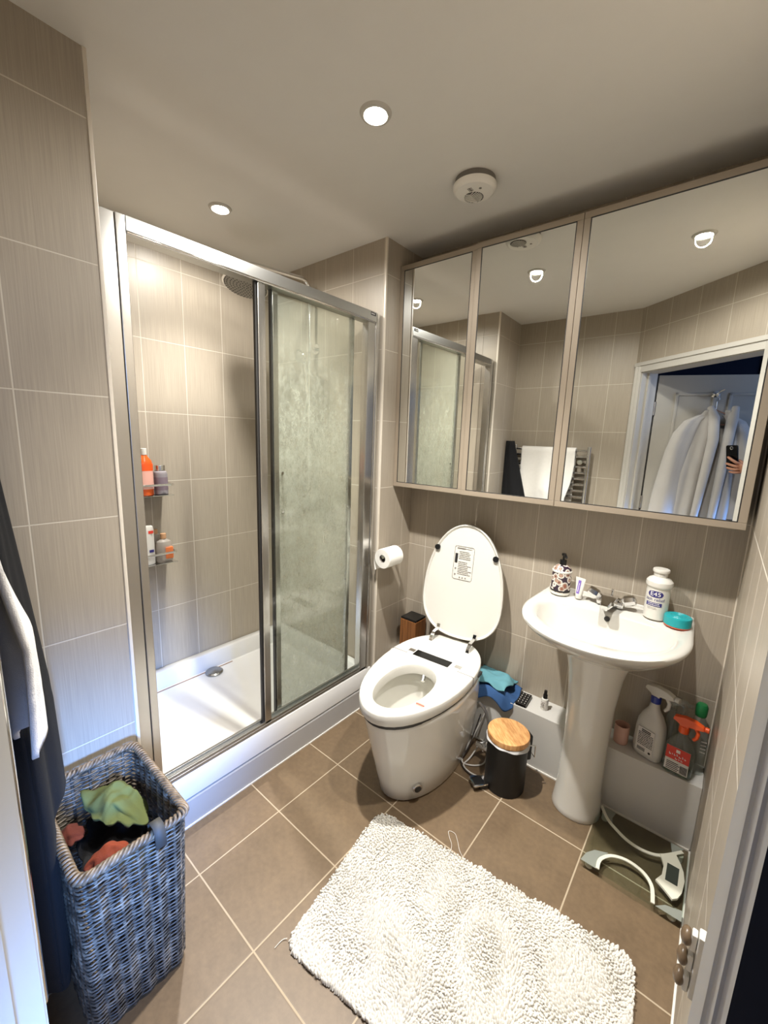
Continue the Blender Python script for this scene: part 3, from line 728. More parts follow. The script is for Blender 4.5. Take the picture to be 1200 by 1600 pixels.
for x in (-.02, -.006, .01): mb.cyl((x, .004, .303), .003, .0015, 10, 'y')
part('instruction_label', mb, 'grey_print', ld, smooth=0)
part('instruction_icons', MB().box(-.053, .0039, .374, -.040, .0056, .420), 'black_print', ld, smooth=0)
for sx in (-1, 1):
    x = sx*.098
    pts = [(x, .255, SZ1), (x, .262, SZ1+.018), (x, .285, SZ1+.034), (x, .310, SZ1+.036), (x+.002, .326, SZ1+.045), (x+.003, .331, SZ1+.062)]
    mb = MB()
    for i in range(len(pts)-1): pass
    rr = []
    for (px, py, pz) in pts: rr.append(Vector((px, py, pz)))
    rings = []
    for i, P in enumerate(rr):
        t = (rr[min(i+1, len(rr)-1)]-rr[max(i-1, 0)]).normalized(); nrm = Vector((1, 0, 0)).cross(t).normalized()
        rings.append([tuple(P+Vector((dx, 0, 0))+nrm*dn) for dx, dn in ((-.008, -.003), (.008, -.003), (.008, .003), (-.008, .003))])
    part('hinge', MB().loft(rings), 'chrome', tl, smooth=40)

# bath-side accessories round the toilet
wb = thing('wooden_box', 'brown bamboo box with black top behind the left side of the toilet', 'box', (-1.232, 1.785, .266))
part('body', MB().box(-.052, -.052, 0, .052, .052, .20, .004), 'wood_dark', wb); part('top', MB().box(-.05, -.05, .2005, .05, .05, .212, .003), 'black_plastic', wb)
rh = thing('toilet_roll_holder', 'chrome toilet roll holder arm on the narrow tiled wall by the shower', 'toilet roll holder', (XL, 1.69, .865))
part('mount', MB().cyl((0, 0, 0), .022, .008, 24, 'x', .002), 'chrome', rh)
part('arm', MB().tube([(.005, 0, 0), (.06, 0, -.0), (.068, -.008, 0), (.068, -.15, 0)], .008, 12).cyl((.068, -.152, 0), .012, .004, 16, 'y'), 'chrome', rh)
tp = thing('toilet_roll', 'white toilet roll on the holder beside the shower frame', 'toilet roll', (XL+.068, 1.535, .853))
mb = MB().loft([[(r*math.cos(2*PI*i/40), h, r*math.sin(2*PI*i/40)) for i in range(40)] for r, h in ((.020, 0), (.049, 0), (.0505, .002), (.0505, .108), (.049, .11), (.020, .11))], loop=True)
part('roll', mb, 'paper', tp); part('core', MB().loft([[(r*math.cos(2*PI*i/32), h, r*math.sin(2*PI*i/32)) for i in range(32)] for r, h in ((.0200, .001), (.0188, .001), (.0188, .109), (.0200, .109))], loop=True), 'grey_print', tp)
part("loose_sheet", MB().grid(lambda u, v: (-.0512-.004*math.sin(v*4), .002+.104*u, -.068*v), 4, 8), "paper", tp)
BT = .2665
def cloth_pile(name, mat, label, loc, sx, sy, h, seed, rz, layers=2, drop=0, cat='cloth'):
    def f(u, v):
        x = (u-.5)*sx*(1+.12*nz(v*3, seed, 1)); y = (v-.5)*sy*(1+.12*nz(u*3, seed, 5))
        e = min(u, 1-u, v, 1-v)
        z = h*(.55+.45*min(1, e*5))+.012*nz(u*4+seed, v*4, seed)+.006*math.sin(u*9+v*5+seed)
        if drop and y < -sy*.30: z -= drop*((-y-sy*.30)/(sy*.2))**1.5*(.75+.4*math.sin(u*8+seed))
        return (x, y, max(z, .002) if not drop else z)
    o = link(name, MB().grid(f, 30, 24), M[mat], smooth=80); solid(o, .007, 1)
    o.location = loc; o.rotation_euler = (0, 0, rz)
    return tag(o, label, cat)
cloth_pile('cleaning_cloth', 'blue_cloth', 'folded mid-blue cleaning cloth under the teal one, hanging over the boxing edge', (-.715, 1.765, BT+.003), .215, .135, .020, 1.5, math.radians(6), drop=.05)
cloth_pile('cleaning_cloth', 'teal_cloth', 'folded teal cleaning cloth on top of the blue one behind the toilet', (-.735, 1.785, BT+.028), .185, .125, .034, 4.2, math.radians(-6), drop=.012)
rc = thing('remote_control', 'black remote control with pale buttons lying on the white boxing', 'remote control', (-.577, 1.772, BT), math.radians(4))
part('body', MB().box(-.024, -.050, 0, .024, .050, .014, .003), 'black_plastic', rc)
mb = MB()
for i in range(3):
    for j in range(5): mb.cyl((-.014+i*.014, -.036+j*.018, .0138), .0024, .0008, 10)
part('buttons', mb, 'label_white', rc); 
sb = thing('spray_vial', 'tiny white spray vial with black pump and square label on the boxing', 'bottle', (-.487, 1.783, BT), math.radians(-10))
part('body', MB().lathe([(.0150, 0), (.0165, .002), (.0165, .044), (.014, .050), (.008, .053)], 24), 'plastic_white', sb)
part('label', MB().prism([(.0172*math.cos(a), .0172*math.sin(a)) for a in [-PI*.85+PI*.7*i/8 for i in range(9)]], .010, .040), 'label_white', sb)
mb = MB()
for k_, (a0, zz, ww) in enumerate(((-PI/2, .012, 1.0), (-PI/2, .036, 1.0))): mb.prism([(.0176*math.cos(a), .0176*math.sin(a)) for a in [a0-ww/2+ww*i/6 for i in range(7)]], zz, zz+.0022)
mb.lathe([(.0068, -.0182), (.0068, -.0176), (.004, -.0176), (.004, -.0182)], 16, (0, 0, .0255), 'y', cap=False)
part('label_print', mb, 'grey_print', sb, smooth=0)
part('pump', MB().cyl((0, 0, .052), .0095, .018, 18, bev=.001).cyl((0, 0, .070), .0065, .020, 16, bev=.0015), 'black_plastic', sb)

bn = thing('pedal_bin', 'small black pedal bin with round bamboo lid beside the toilet', 'pedal bin', (-.552, 1.548, 0), math.radians(-40))
part('body', MB().lathe([(.078, .004), (.083, .006), (.0835, .225), (.080, .226)], 48), 'black_matt', bn)
part('base', MB().cyl((0, 0, 0), .082, .012, 40, bev=.003), 'black_plastic', bn)
part('lid', MB().cyl((0, 0, .227), .0865, .026, 56, bev=.004), 'bamboo', bn, 'pale bamboo lid')
mb = MB().prism([(-.026, -.150), (.026, -.150), (.030, -.143), (.024, -.085), (-.024, -.085), (-.030, -.143)], .024, .029); part('pedal', mb, 'chrome', bn)
part('pedal_pad', MB().box(-.019, -.142, .0288, .019, -.10, .032, .001), 'black_plastic', bn)
part('pedal_arm', MB().box(-.02, -.12, .002, .02, -.07, .024, .004), 'black_plastic', bn)
part('hinge_housing', MB().box(-.022, .080, .12, .022, .104, .235, .006), 'black_plastic', bn)
part('handle', MB().tube([(-.03, .078, .20), (-.03, .112, .195), (-.03, .114, .14), (.03, .114, .14), (.03, .112, .195), (.03, .078, .20)], .003, 8), 'chrome', bn)
def bagf(u, v):
    a = 2*PI*u; r = .0850+.005*v+.0015*math.sin(a*9+v*3)+.002*nz(u*9, v*2, 2)
    return (r*math.cos(a), r*math.sin(a), .2268-(.006+.010*max(0, math.sin(a*1+.6)))*v)
part('bin_liner', MB().grid(bagf, 60, 4), 'bag', bn, smooth=80)

cb = thing('supply_hose', 'steel hose and valve at floor level between the toilet and the boxing', 'hose', (-.705, 1.60, 0))
part('steel_hose', MB().tube(curve([(-.03, .03, .26), (.0, .045, .22), (.022, .05, .15), (.02, .03, .085), (.0, .01, .07)]), .007, 10), 'braid', cb)
part('valve_body', MB().cyl((-.01, .0, .07), .013, .075, 16, 'x', .002).cyl((.03, 0, .055), .010, .03, 14), 'chrome', cb)
part('wall_pipe', MB().tube([(.05, .0, .07), (.065, .02, .07), (.07, .115, .07)], .009, 10), 'chrome', cb)
solo('loose_cable', MB().tube(curve([(.0, .10, .20), (-.02, .04, .10), (-.035, -.03, .02), (-.02, -.075, .006), (.03, -.055, .006), (.055, -.01, .006), (.04, .045, .03), (.012, .03, .05), (-.005, -.04, .012), (-.01, -.085, .006), (.03, -.105, .006), (.078, -.100, .006)]), .0033, 8), 'cable_white', 'thin white cable looped on the floor between toilet and bin', 'cable', loc=(-.72, 1.60, 0), smooth=80)
solo('dark_cable', MB().tube(curve([(-.03, .10, .16), (-.03, .0, .05), (-.035, -.06, .004), (.0, -.095, .004), (.045, -.105, .004), (.065, -.10, .004)]), .003, 8), 'cable_dark', 'dark cable lying on the floor under the white one by the bin', 'cable', loc=(-.715, 1.59, 0), smooth=80)

# ------------------------------------------------------------------ washbasin
ws = thing('pedestal_washbasin', 'white ceramic washbasin on a full pedestal with a chrome tap', 'washbasin', (-.277, YB-.001, 0))
def D_ring(hw, depth, z, back=-.002, k=.23, n=44, cy=0, p=2.1):
    """D outline: straight back, sides running forward k, then elliptical front"""
    R = []
    for i in range(n):
        a = PI*i/(n-1)          # right side round the front to the left
        c, s = math.cos(a), math.sin(a)
        x = hw*math.copysign(abs(c)**(2/p), c); y = -(abs(s)**(2/p))*(depth-k)-k
        R.append((x, y+cy, z))
    R.append((-hw*.97, back, z)); R.append((-hw*.5, back, z)); R.append((0, back, z)); R.append((hw*.5, back, z)); R.append((hw*.97, back, z))
    return R
ZB = .826
def In(hw, yb, yf, z, n=49, p=2.2):
    R = []
    nf = 44
    for i in range(nf):
        a = PI*i/(nf-1); c, s = math.cos(a), math.sin(a)
        x = hw*math.copysign(abs(c)**(2/p), c); y = yb-.09-(abs(s)**(2/p))*(yb-.09-yf)
        R.append((x, y, z))
    for i in range(1, 6):
        a = PI+PI*i/6; c, s = math.cos(a), math.sin(a)
        R.append((hw*math.copysign(abs(c)**(2/3.2), c), yb-.09+abs(s)**(2/3.2)*.09, z))
    return R
outer = [D_ring(.10, .24, .655, k=.10), D_ring(.15, .30, .675, k=.12), D_ring(.205, .38, .71, k=.15), D_ring(.245, .455, .755, k=.19), D_ring(.268, .515, .795, k=.22), D_ring(.2735, .535, .814, k=.23),
         D_ring(.272, .534, .822, k=.23), D_ring(.262, .522, ZB, k=.23), D_ring(.250, .50, ZB-.001, k=.23)]
inner = [In(.232, -.128, -.462, ZB-.006), In(.222, -.136, -.448, ZB-.020), In(.200, -.150, -.42, ZB-.06), In(.150, -.175, -.37, ZB-.10), In(.07, -.21, -.31, ZB-.118), In(.02, -.24, -.28, ZB-.121)]
part('basin', MB().loft(outer+inner), pm('basin_glaze', (198, 195, 187), .10, var=.01, coat=.2), ws, smooth=60)
part('back_ledge_lip', MB().box(-.262, -.012, ZB-.012, .262, .0, ZB+.010, .005), 'ceramic', ws)
def pr(r, z, sq=2.2, y=-.20):
    return [(r*math.copysign(abs(math.cos(2*PI*i/40))**(2/sq), math.cos(2*PI*i/40)), y+r*1.05*math.copysign(abs(math.sin(2*PI*i/40))**(2/sq), math.sin(2*PI*i/40)), z) for i in range(40)]
PR = [pr(.090, 0), pr(.092, .004), pr(.088, .02), pr(.080, .12), pr(.078, .30), pr(.084, .48), pr(.096, .60), pr(.115, .69)]
PR = [[(x-.008*(1-z/.69), min(y, -.138), z) for x, y, z in r] for r in PR]
part('pedestal', MB().loft(PR), 'ceramic', ws, smooth=60)
part('overflow_hole', MB().lathe([(.0075, -.001), (.010, .0005), (.010, -.003)], 20, cap=True, mat=Matrix.Translation((.002, -.1435, ZB-.032)) @ Matrix.Rotation(math.radians(74), 4, 'X')), 'dark_seal', ws)
part('waste_plug', MB().lathe([(0, .004), (.018, .003), (.022, 0), (.022, -.003)], 24, (0, -.26, ZB-.119)), 'chrome', ws)
tap = D.objects.new('mixer_tap', None); COL.objects.link(tap); tap.parent = ws; tap.location = (-.005, -.075, ZB)
sp_ = [(0, .0, .02), (0, -.03, .042), (0, -.075, .045), (0, -.105, .035), (0, -.112, .020)]
SPR = [[(wx_, yy_, z0_), (wx_, yy_-.001, z1_-.004), (wx_*.8, yy_-.002, z1_), (-wx_*.8, yy_-.002, z1_), (-wx_, yy_-.001, z1_-.004), (-wx_, yy_, z0_)] for wx_, yy_, z0_, z1_ in ((.028, .020, .012, .040), (.030, -.005, .014, .050), (.027, -.045, .022, .052), (.021, -.085, .024, .046), (.016, -.112, .022, .038), (.012, -.118, .022, .034))]
part('spout', MB().loft(SPR).cyl((0, -.104, .014), .011, .014, 20).box(-.05, -.020, 0, .05, .022, .028, .010).cyl((0, .016, .03), .004, .028, 10).sphere((0, .016, .060), .005), 'chrome', tap)
for sx in (-1, 1):
    mb = MB().lathe([(.012, .0), (.014, .008), (.020, .016), (.022, .034), (.019, .052), (.010, .056)], 8, mat=Matrix.Translation((sx*.034, 0, .026)) @ Matrix.Rotation(sx*math.radians(68), 4, 'Y'))
    part('tap_handle', mb, 'chrome', tap, smooth=20)

BZ = ZB+.0005
so = thing('soap_dispenser', 'patterned round soap bottle with black pump at the left end of the basin', 'soap dispenser', (-.475, 1.775, BZ))
part('body', MB().lathe([(.036, 0), (.0385, .002), (.0385, .012)], 40), 'plastic_white', so)
part('decorated_band', MB().lathe([(.0387, .0122), (.0387, .094), (.036, .096), (.0345, .098)], 40), 'pottery', so)
part('dark_band', MB().lathe([(.0391, .014), (.0393, .018), (.0391, .021)], 40, cap=False), 'black_print', so)
part('shoulder_ring', MB().lathe([(.037, .094), (.0395, .097), (.0395, .102), (.036, .105), (.030, .105)], 40), 'plastic_white', so)
part('shoulder', MB().lathe([(.0365, .105), (.034, .113), (.024, .122), (.015, .126)], 40), 'pottery', so)
part('pump', MB().cyl((0, 0, .125), .0135, .022, 20, bev=.002).cyl((0, 0, .147), .0045, .022, 12).tube([(.0, .0, .170), (.012, -.018, .170), (.018, -.026, .163)], .005, 10).cyl((0, 0, .165), .009, .010, 16, bev=.002), 'black_plastic', so)
tb = thing('cream_tube', 'small white cream tube with violet stripe standing beside the soap bottle', 'tube', (-.398, 1.768, BZ), math.radians(-18))
rings = [[((.0145*(1-v)+.022*v)*math.cos(a), (.0125*(1-v)+.0012*v)*math.sin(a), .016+.072*v) for a in [2*PI*i/28 for i in range(28)]] for v in (0, .15, .35, .55, .75, .9, 1)]
part('body', MB().loft(rings), 'plastic_white', tb, smooth=50); part('cap', MB().cyl((0, 0, 0), .0135, .017, 24, bev=.002), 'cork' if False else 'bottle_white', tb)
part('stripe', MB().raw([(-.006, -.0118, .022), (.006, -.0118, .022), (.007, -.0045, .078), (-.005, -.0045, .078)], [(0, 1, 2, 3)]), 'violet', tb, smooth=0, recal=False)
part('stripe_mark', MB().raw([(-.001, -.0120, .030), (.001, -.0120, .030), (.002, -.0072, .066), (0, -.0072, .066)], [(0, 1, 2, 3)]), 'white_print', tb, smooth=0, recal=False)  # narrow white bar running up the violet stripe
lo = thing('lotion_bottle', 'tall white lotion pump bottle with navy oval E45 logo on the basin', 'bottle', (-.132, 1.775, BZ), math.radians(-6))
part('body', MB().lathe([(.036, 0), (.038, .002), (.038, .105), (.0365, .118), (.042, .125), (.043, .133), (.042, .142), (.034, .152), (.022, .158), (.020, .160)], 48), 'plastic_white', lo)
part('cap', MB().cyl((0, 0, .158), .022, .018, 32, bev=.003).cyl((0, 0, .174), .027, .014, 32, bev=.004), 'plastic_white', lo)
RL = .0384
def onc(r, a0, zc): return lambda a, b: (r*math.sin((a)/r+a0), -r*math.cos((a)/r+a0), zc+b)
cylmap = onc(RL+.0004, 0, 0)
mb = MB(); P = [(.020*math.copysign(abs(math.cos(2*PI*i/32))**.7, math.cos(2*PI*i/32)), .0098*math.copysign(abs(math.sin(2*PI*i/32))**.7, math.sin(2*PI*i/32))) for i in range(32)]
# oval logo as strips wrapped on the bottle
xs = [-.0252+.0504*i/16 for i in range(17)]
def ovh(x): q = abs(x)/.0253; return .0120*(max(0, 1-q**2.6))**(1/2.6)
V = []; F = []
for i, x in enumerate(xs): V += [cylmap(x, .098+ovh(x)), cylmap(x, .098-ovh(x))]
for i in range(16): F.append((2*i, 2*i+1, 2*i+3, 2*i+2))
part('logo_oval', mb.raw(V, F), 'navy_print', lo, smooth=0)
cm2 = onc(RL+.0009, 0, 0)
part('logo_lettering', MB().text('E45', .0215, lambda a, b: cm2(a*1.12, .098+b*1.02)), 'white_print', lo, smooth=0)
part('name_lettering', MB().text('itch relief', .0165, lambda a, b: cm2(a, .0775+b)), 'navy_print', lo, smooth=0)
V = []; F = []
for i, x in enumerate(xs): V += [cylmap(x*1.05-.002, .066), cylmap(x*1.05-.002, .052)]
for i in range(16): F.append((2*i, 2*i+1, 2*i+3, 2*i+2))
part('navy_block', MB().raw(V, F), 'navy_print', lo, smooth=0)
mb = MB()
def dashes(mb, x0, x1, z, h, seed):
    q = random.Random(seed); x = x0
    while x < x1-.002:
        l_ = min(q.uniform(.0025, .0065), x1-x); V = [cm2(x, z), cm2(x+l_/2, z), cm2(x+l_, z), cm2(x+l_, z+h), cm2(x+l_/2, z+h), cm2(x, z+h)]
        mb.raw(V, [(0, 1, 4, 5), (1, 2, 3, 4)]); x += l_+.0012
for zz in (.0615, .0555): dashes(mb, -.022, .018, zz, .0020, int(zz*1e4))
part('block_marks', mb, 'white_print', lo, smooth=0)
mb = MB()
for zz in (.046, .041): dashes(mb, -.022, .010, zz, .0012, int(zz*1e4))
part('small_marks', mb, 'grey_print', lo, smooth=0)
te = thing('teal_tub', 'round teal tub with a red rim line on the right end of the basin', 'tub', (-.060, 1.745, BZ))
part('lid', MB().lathe([(.0405, .004), (.042, .006), (.042, .032), (.040, .036), (.036, .0365), (.0, .0365)], 48), 'teal', te)
part('base', MB().cyl((0, 0, 0), .0405, .004, 44), pm('coral_plastic', (204, 92, 62), .4), te)
mb = MB()
for r in (.012, .022, .031): mb.lathe([(r, .0363), (r+.001, .0375), (r+.002, .0363)], 40, cap=False)
part('embossing', mb, 'teal', te)

# ------------------------------------------------------------------ cleaning bottles on the boxing under the basin
def trigger(parent, z, mat, col2=None, s=1, rot=0):
    R = Matrix.Translation((0, 0, z)) @ Matrix.Rotation(rot, 4, 'Z') @ Matrix.Scale(s, 4)
    mb = MB().cyl((0, 0, 0), .015, .026, 20, bev=.002, mat=R)
    part('collar', mb, col2 or mat, parent)
    prof = [(-.034, .040), (-.030, .052), (.0, .060), (.030, .058), (.052, .050), (.056, .038), (.040, .034), (.014, .030), (.012, .022), (-.010, .022), (-.014, .030)]
    mb = MB().prism(prof, -.011, .011, 'y', mat=R, bev=.003); part('spray_head', mb, mat, parent)
    mb = MB().cyl((.055, 0, .044), .009, .012, 14, 'x', .001, mat=R); part('nozzle', mb, mat, parent)
    mb = MB().tube([(.030, 0, .036), (.040, 0, .018), (.038, 0, .0), (.030, 0, -.012)], [.006, .006, .006, .005], 8, mat=R); part('trigger', mb, mat, parent)
b = thing('cleaning_spray', 'large matt white spray bottle with blue collar and printed back label', 'spray bottle', (-.085, 1.775, BT), math.radians(-20))
def sq(hw, hd, z, p=3, n=32, cx=0): return [(cx+hw*math.copysign(abs(math.cos(2*PI*i/n))**(2/p), math.cos(2*PI*i/n)), hd*math.copysign(abs(math.sin(2*PI*i/n))**(2/p), math.sin(2*PI*i/n)), z) for i in range(n)]
part('body', MB().loft([sq(.044, .026, 0), sq(.050, .030, .006), sq(.052, .032, .05), sq(.050, .031, .11), sq(.046, .029, .145), sq(.034, .024, .175), sq(.020, .018, .20, 2), sq(.015, .015, .22, 2), sq(.015, .015, .228, 2)]), 'bottle_white', b, smooth=60)
part('label', MB().box(-.030, -.0335, .022, .030, -.0315, .122, .0005), 'label_white', b)
mb = MB(); rnd = random.Random(5)
for i in range(10):
    zz = .112-i*.0068
    if i < 2: mb.box(-.016, -.0342, zz, .016, -.0334, zz+.004); continue
    x = -.026
    while x < .024:
        l_ = .003+rnd.random()*.008; mb.box(x, -.0342, zz, min(x+l_, .027), -.0334, zz+.0028); x += l_+.0015
for i in range(12): mb.box(-.024+i*.0024, -.0342, .026, -.0228+i*.0024-(.0004 if i % 2 else 0), -.0334, .040)
mb.cyl((.02, -.0342, .031), .0045, .0008, 12, 'y')
part('label_print', mb, 'black_print', b, smooth=0)
trigger(b, .226, 'plastic_white', 'blue', 1.15)
b = thing('cleaning_spray', 'slim clear spray bottle with see-through trigger, behind the white one', 'spray bottle', (-.030, 1.822, BT), math.radians(-10))
part('body', MB().loft([sq(.022, .018, 0), sq(.026, .022, .006), sq(.026, .022, .12), sq(.018, .018, .16, 2), sq(.012, .012, .19, 2), sq(.012, .012, .20, 2)]), 'bottle_clear', b, smooth=60)
trigger(b, .20, 'bottle_clear', None, .9)
b = thing('cleaning_spray', 'clear spray bottle with bright orange trigger and red label', 'spray bottle', (.012, 1.748, BT), math.radians(-8))
part('body', MB().loft([sq(.040, .022, 0), sq(.045, .026, .005), sq(.046, .027, .07), sq(.043, .026, .105), sq(.030, .020, .135), sq(.016, .014, .152, 2), sq(.0135, .0135, .172, 2)]), 'bottle_clear', b, smooth=60)
part('green_base', MB().loft([sq(.0395, .0215, .0015), sq(.0435, .0245, .006), sq(.0435, .0245, .022)]), 'bottle_green', b)
part('label', MB().box(-.036, -.0295, .016, .036, -.0265, .112, .0008), 'label_white', b)
part('label_band', MB().box(-.036, -.0302, .062, .036, -.0290, .112, .0003), 'red', b)
mb = MB()
for i in range(5): mb.box(-.030, -.0304, .020+i*.007, .006+.004*(i % 2), -.0294, .0225+i*.007)
for i in range(10): mb.box(.012+i*.0022, -.0304, .020, .0132+i*.0022, -.0294, .050)
part('label_print', mb, 'black_print', b, smooth=0)
mb = MB().box(-.006, -.0308, .094, .006, -.0300, .106); 
for x, l_, z, h in ((-.026, .007, .078, .009), (-.017, .004, .080, .006), (-.011, .006, .079, .007), (-.003, .005, .081, .008), (.004, .008, .078, .006), (.014, .005, .080, .008), (.021, .006, .079, .006), (-.006, .008, .067, .006), (.004, .005, .068, .005), (.011, .007, .067, .006)): mb.box(x, -.0309, z, x+l_-.0015, -.0301, z+h*.45).box(x, -.0309, z, x+.0016, -.0301, z+h)
part('label_marks', mb, 'white_print', b, smooth=0)
trigger(b, .165, 'orange', None, 1.05)
b = thing('cleaner_bottle', 'tall clear bottle with dark green flip cap in the corner by the right wall', 'bottle', (.052, 1.800, BT), math.radians(10))
part('body', MB().loft([sq(.030, .022, 0), sq(.034, .025, .006), sq(.034, .025, .13), sq(.030, .023, .17), sq(.020, .017, .205, 2.2), sq(.015, .014, .225, 2)]), 'bottle_clear', b, smooth=60)
part('cap', MB().lathe([(.016, .224), (.018, .230), (.019, .262), (.014, .272), (0, .274)], 24), 'green', b)
mb = MB()
for i in range(4): mb.box(.010, -.0262, .095+i*.014, .026, -.0248, .099+i*.014)
part('side_print', mb, 'white_print', b)
b = thing('pink_cup', 'small pale pink tumbler half hidden behind the pedestal', 'cup', (-.180, 1.785, BT))
part('cup_body', MB().lathe([(0, .0), (.024, .0), (.026, .003), (.027, .078), (.025, .078), (.024, .008), (0, .006)], 32, cap=False), 'pink_clay', b)

# ------------------------------------------------------------------ bathroom scale, hook strip
sc = thing('bathroom_scale', 'square glass bathroom scale with white display arc on the floor by the right wall', 'bathroom scale', (-.058, 1.533, 0))
part('glass_plate', MB().prism(rrect(0, 0, .292, .290, .008, 4), .022, .030, bev=.001), 'glass_green', sc)
def arcband(cx, cy, r0, r1, a0, a1, z0, z1, n=24, taper=False):
    mb = MB(); A = [a0+(a1-a0)*i/n for i in range(n+1)]
    P = [(cx+r1*math.cos(a), cy+r1*math.sin(a)) for a in A]+[(cx+r0*math.cos(a), cy+r0*math.sin(a)) for a in A[::-1]]
    return mb.prism(P, z0, z1)
R_ = math.radians
def ribbon(P, w0, z0, z1):
    C_ = curve([(x, y, 0) for x, y in P], 5); L_, R__ = [], []
    for i, p in enumerate(C_):
        t = (C_[min(i+1, len(C_)-1)]-C_[max(i-1, 0)]).normalized(); n = Vector((-t.y, t.x, 0))*w0
        L_.append(p+n); R__.append(p-n)
    return MB().loft([[(l.x, l.y, z0), (l.x, l.y, z1), (r.x, r.y, z1), (r.x, r.y, z0)] for l, r in zip(L_, R__)])
AL = [(-.091, -.143), (-.093, -.113), (-.086, -.090), (-.065, -.062), (-.028, -.044), (.008, -.044), (.038, -.057), (.060, -.087), (.069, -.143)]
AU = [(-.140, .143), (-.110, .094), (-.071, .063), (-.033, .043), (.009, .037), (.047, .045), (.079, .068), (.127, .126)]
part('foot_arc', ribbon(AL, .0055, .0305, .034), 'scale_white', sc)
part('foot_arc', ribbon(AU, .0055, .0305, .034), 'scale_white', sc)
for P in ([(-.144, -.144), (-.135, -.105), (-.115, -.075), (-.075, -.055), (-.092, -.088), (-.098, -.113), (-.095, -.144)], [(-.134, .144), (-.106, .096), (-.088, .078), (-.094, .110), (-.088, .144)], [(.076, -.144), (.10, -.120), (.144, -.105), (.144, -.144)], [(.090, .144), (.098, .102), (.125, .132), (.130, .144)]):
    part('corner_print', MB().prism(P, .0303, .0306), 'scale_grey', sc, smooth=0)
P = [(.066, .060), (.081, .021), (.080, -.023), (.066, -.055), (.090, -.071), (.115, -.092), (.128, -.078), (.137, -.05), (.141, 0), (.136, .035), (.126, .062), (.111, .092), (.092, .075)]
part('display_housing', MB().prism(P, .0305, .038), 'scale_white', sc)
part('display_screen', MB().box(.090, -.035, .0378, .124, .038, .0390, .001), 'lcd', sc)
for x, y in ((-.12, -.12), (.12, -.12), (-.12, .12), (.12, .12)): part('foot', MB().cyl((x, y, 0), .012, .022, 16), 'scale_white', sc)
hr = thing('hook_strip', 'white strip with three round brown knobs low on the right wall by the door', 'hook strip', (XR, .862, .440))
part('back_strip', MB().box(-.012, -.020, 0, 0, .004, .140, .003), 'plastic_white', hr)
for i, z in enumerate((.022, .070, .116)):
    part('knob_plate', MB().box(-.022, -.016, z-.018, -.0125, .002, z+.018, .003), 'plastic_white', hr)
    part('knob', MB().sphere((-.028, -.006, z), .016, .60, 1, 1), 'brown_knob', hr)

# ------------------------------------------------------------------ bath mat
mtA = math.atan2(.12, .82); MW, MH = .86, .52
mt = thing('bath_mat', 'white shaggy chenille bath mat lying askew on the brown floor tiles', 'bath mat', (-.862, 1.082, 0), mtA)
part('backing', MB().prism(rrect(MW/2, -MH/2, MW-.01, MH-.01, .04, 6), .001, .009), 'pile', mt)
V, F = [], []
rnd = random.Random(11); pitch = .0064
nx, ny = int(MW/pitch), int(MH/pitch)
for i in range(nx+1):
    for j in range(ny+1):
        x = i*pitch+rnd.uniform(-.0016, .0016); y = -j*pitch+rnd.uniform(-.0016, .0016)
        ddx = max(0, .045-x, x-(MW-.045)); ddy = max(0, .045+y, -y-(MH-.045))
        if math.hypot(ddx, ddy) > .047: continue
        q = nz(x*7, y*7, 3)*.7+nz(x*18, y*18, 9)*.5
        h = .017+.004*q+rnd.uniform(-.0022, .0022); r = .0035+rnd.uniform(-.0005, .0006)
        edge = 1 if (ddx > 0 or ddy > 0 or min(x, MW-x, -y, MH+y) < .008) else 0
        tx = .006*math.cos(9*nz(x*5, y*5, 1))+rnd.uniform(-.0035, .0035); ty = .006*math.sin(9*nz(x*5, y*5, 1))+rnd.uniform(-.0035, .0035)
        b0 = len(V)
        for k_, (zz, rr) in enumerate(((.005, .8), (.55, 1.05), (.88, .85), (1, .35))):
            cx_, cy_, cz_ = x+tx*zz, y+ty*zz, (.004+(h-.004)*zz)
            for a in range(6): V.append((cx_+r*rr*math.cos(a*PI/3), cy_+r*rr*math.sin(a*PI/3), cz_))
        for k_ in range(3):
            for a in range(6): F.append((b0+k_*6+a, b0+k_*6+(a+1) % 6, b0+k_*6+6+(a+1) % 6, b0+k_*6+6+a))
        F.append(tuple(b0+18+a for a in range(6)))
me = D.meshes.new('pile'); me.from_pydata(V, [], F); me.materials.append(M['pile'])
for p in me.polygons: p.use_smooth = True
o = D.objects.new('pile', me); COL.objects.link(o); o.parent = mt; o['kind'] = 'stuff'
part('loose_thread', MB().tube(curve([(.30, -.01, .006), (.292, .03, .003), (.272, .055, .003), (.262, .075, .003), (.285, .078, .003), (.305, .055, .003), (.33, .02, .003), (.385, -.02, .004)]), .0009, 6), 'pile', mt)
part('loose_thread', MB().tube(curve([(-.003, -.50, .006), (-.014, -.51, .003), (-.018, -.535, .003)]), .0009, 6), 'pile', mt)

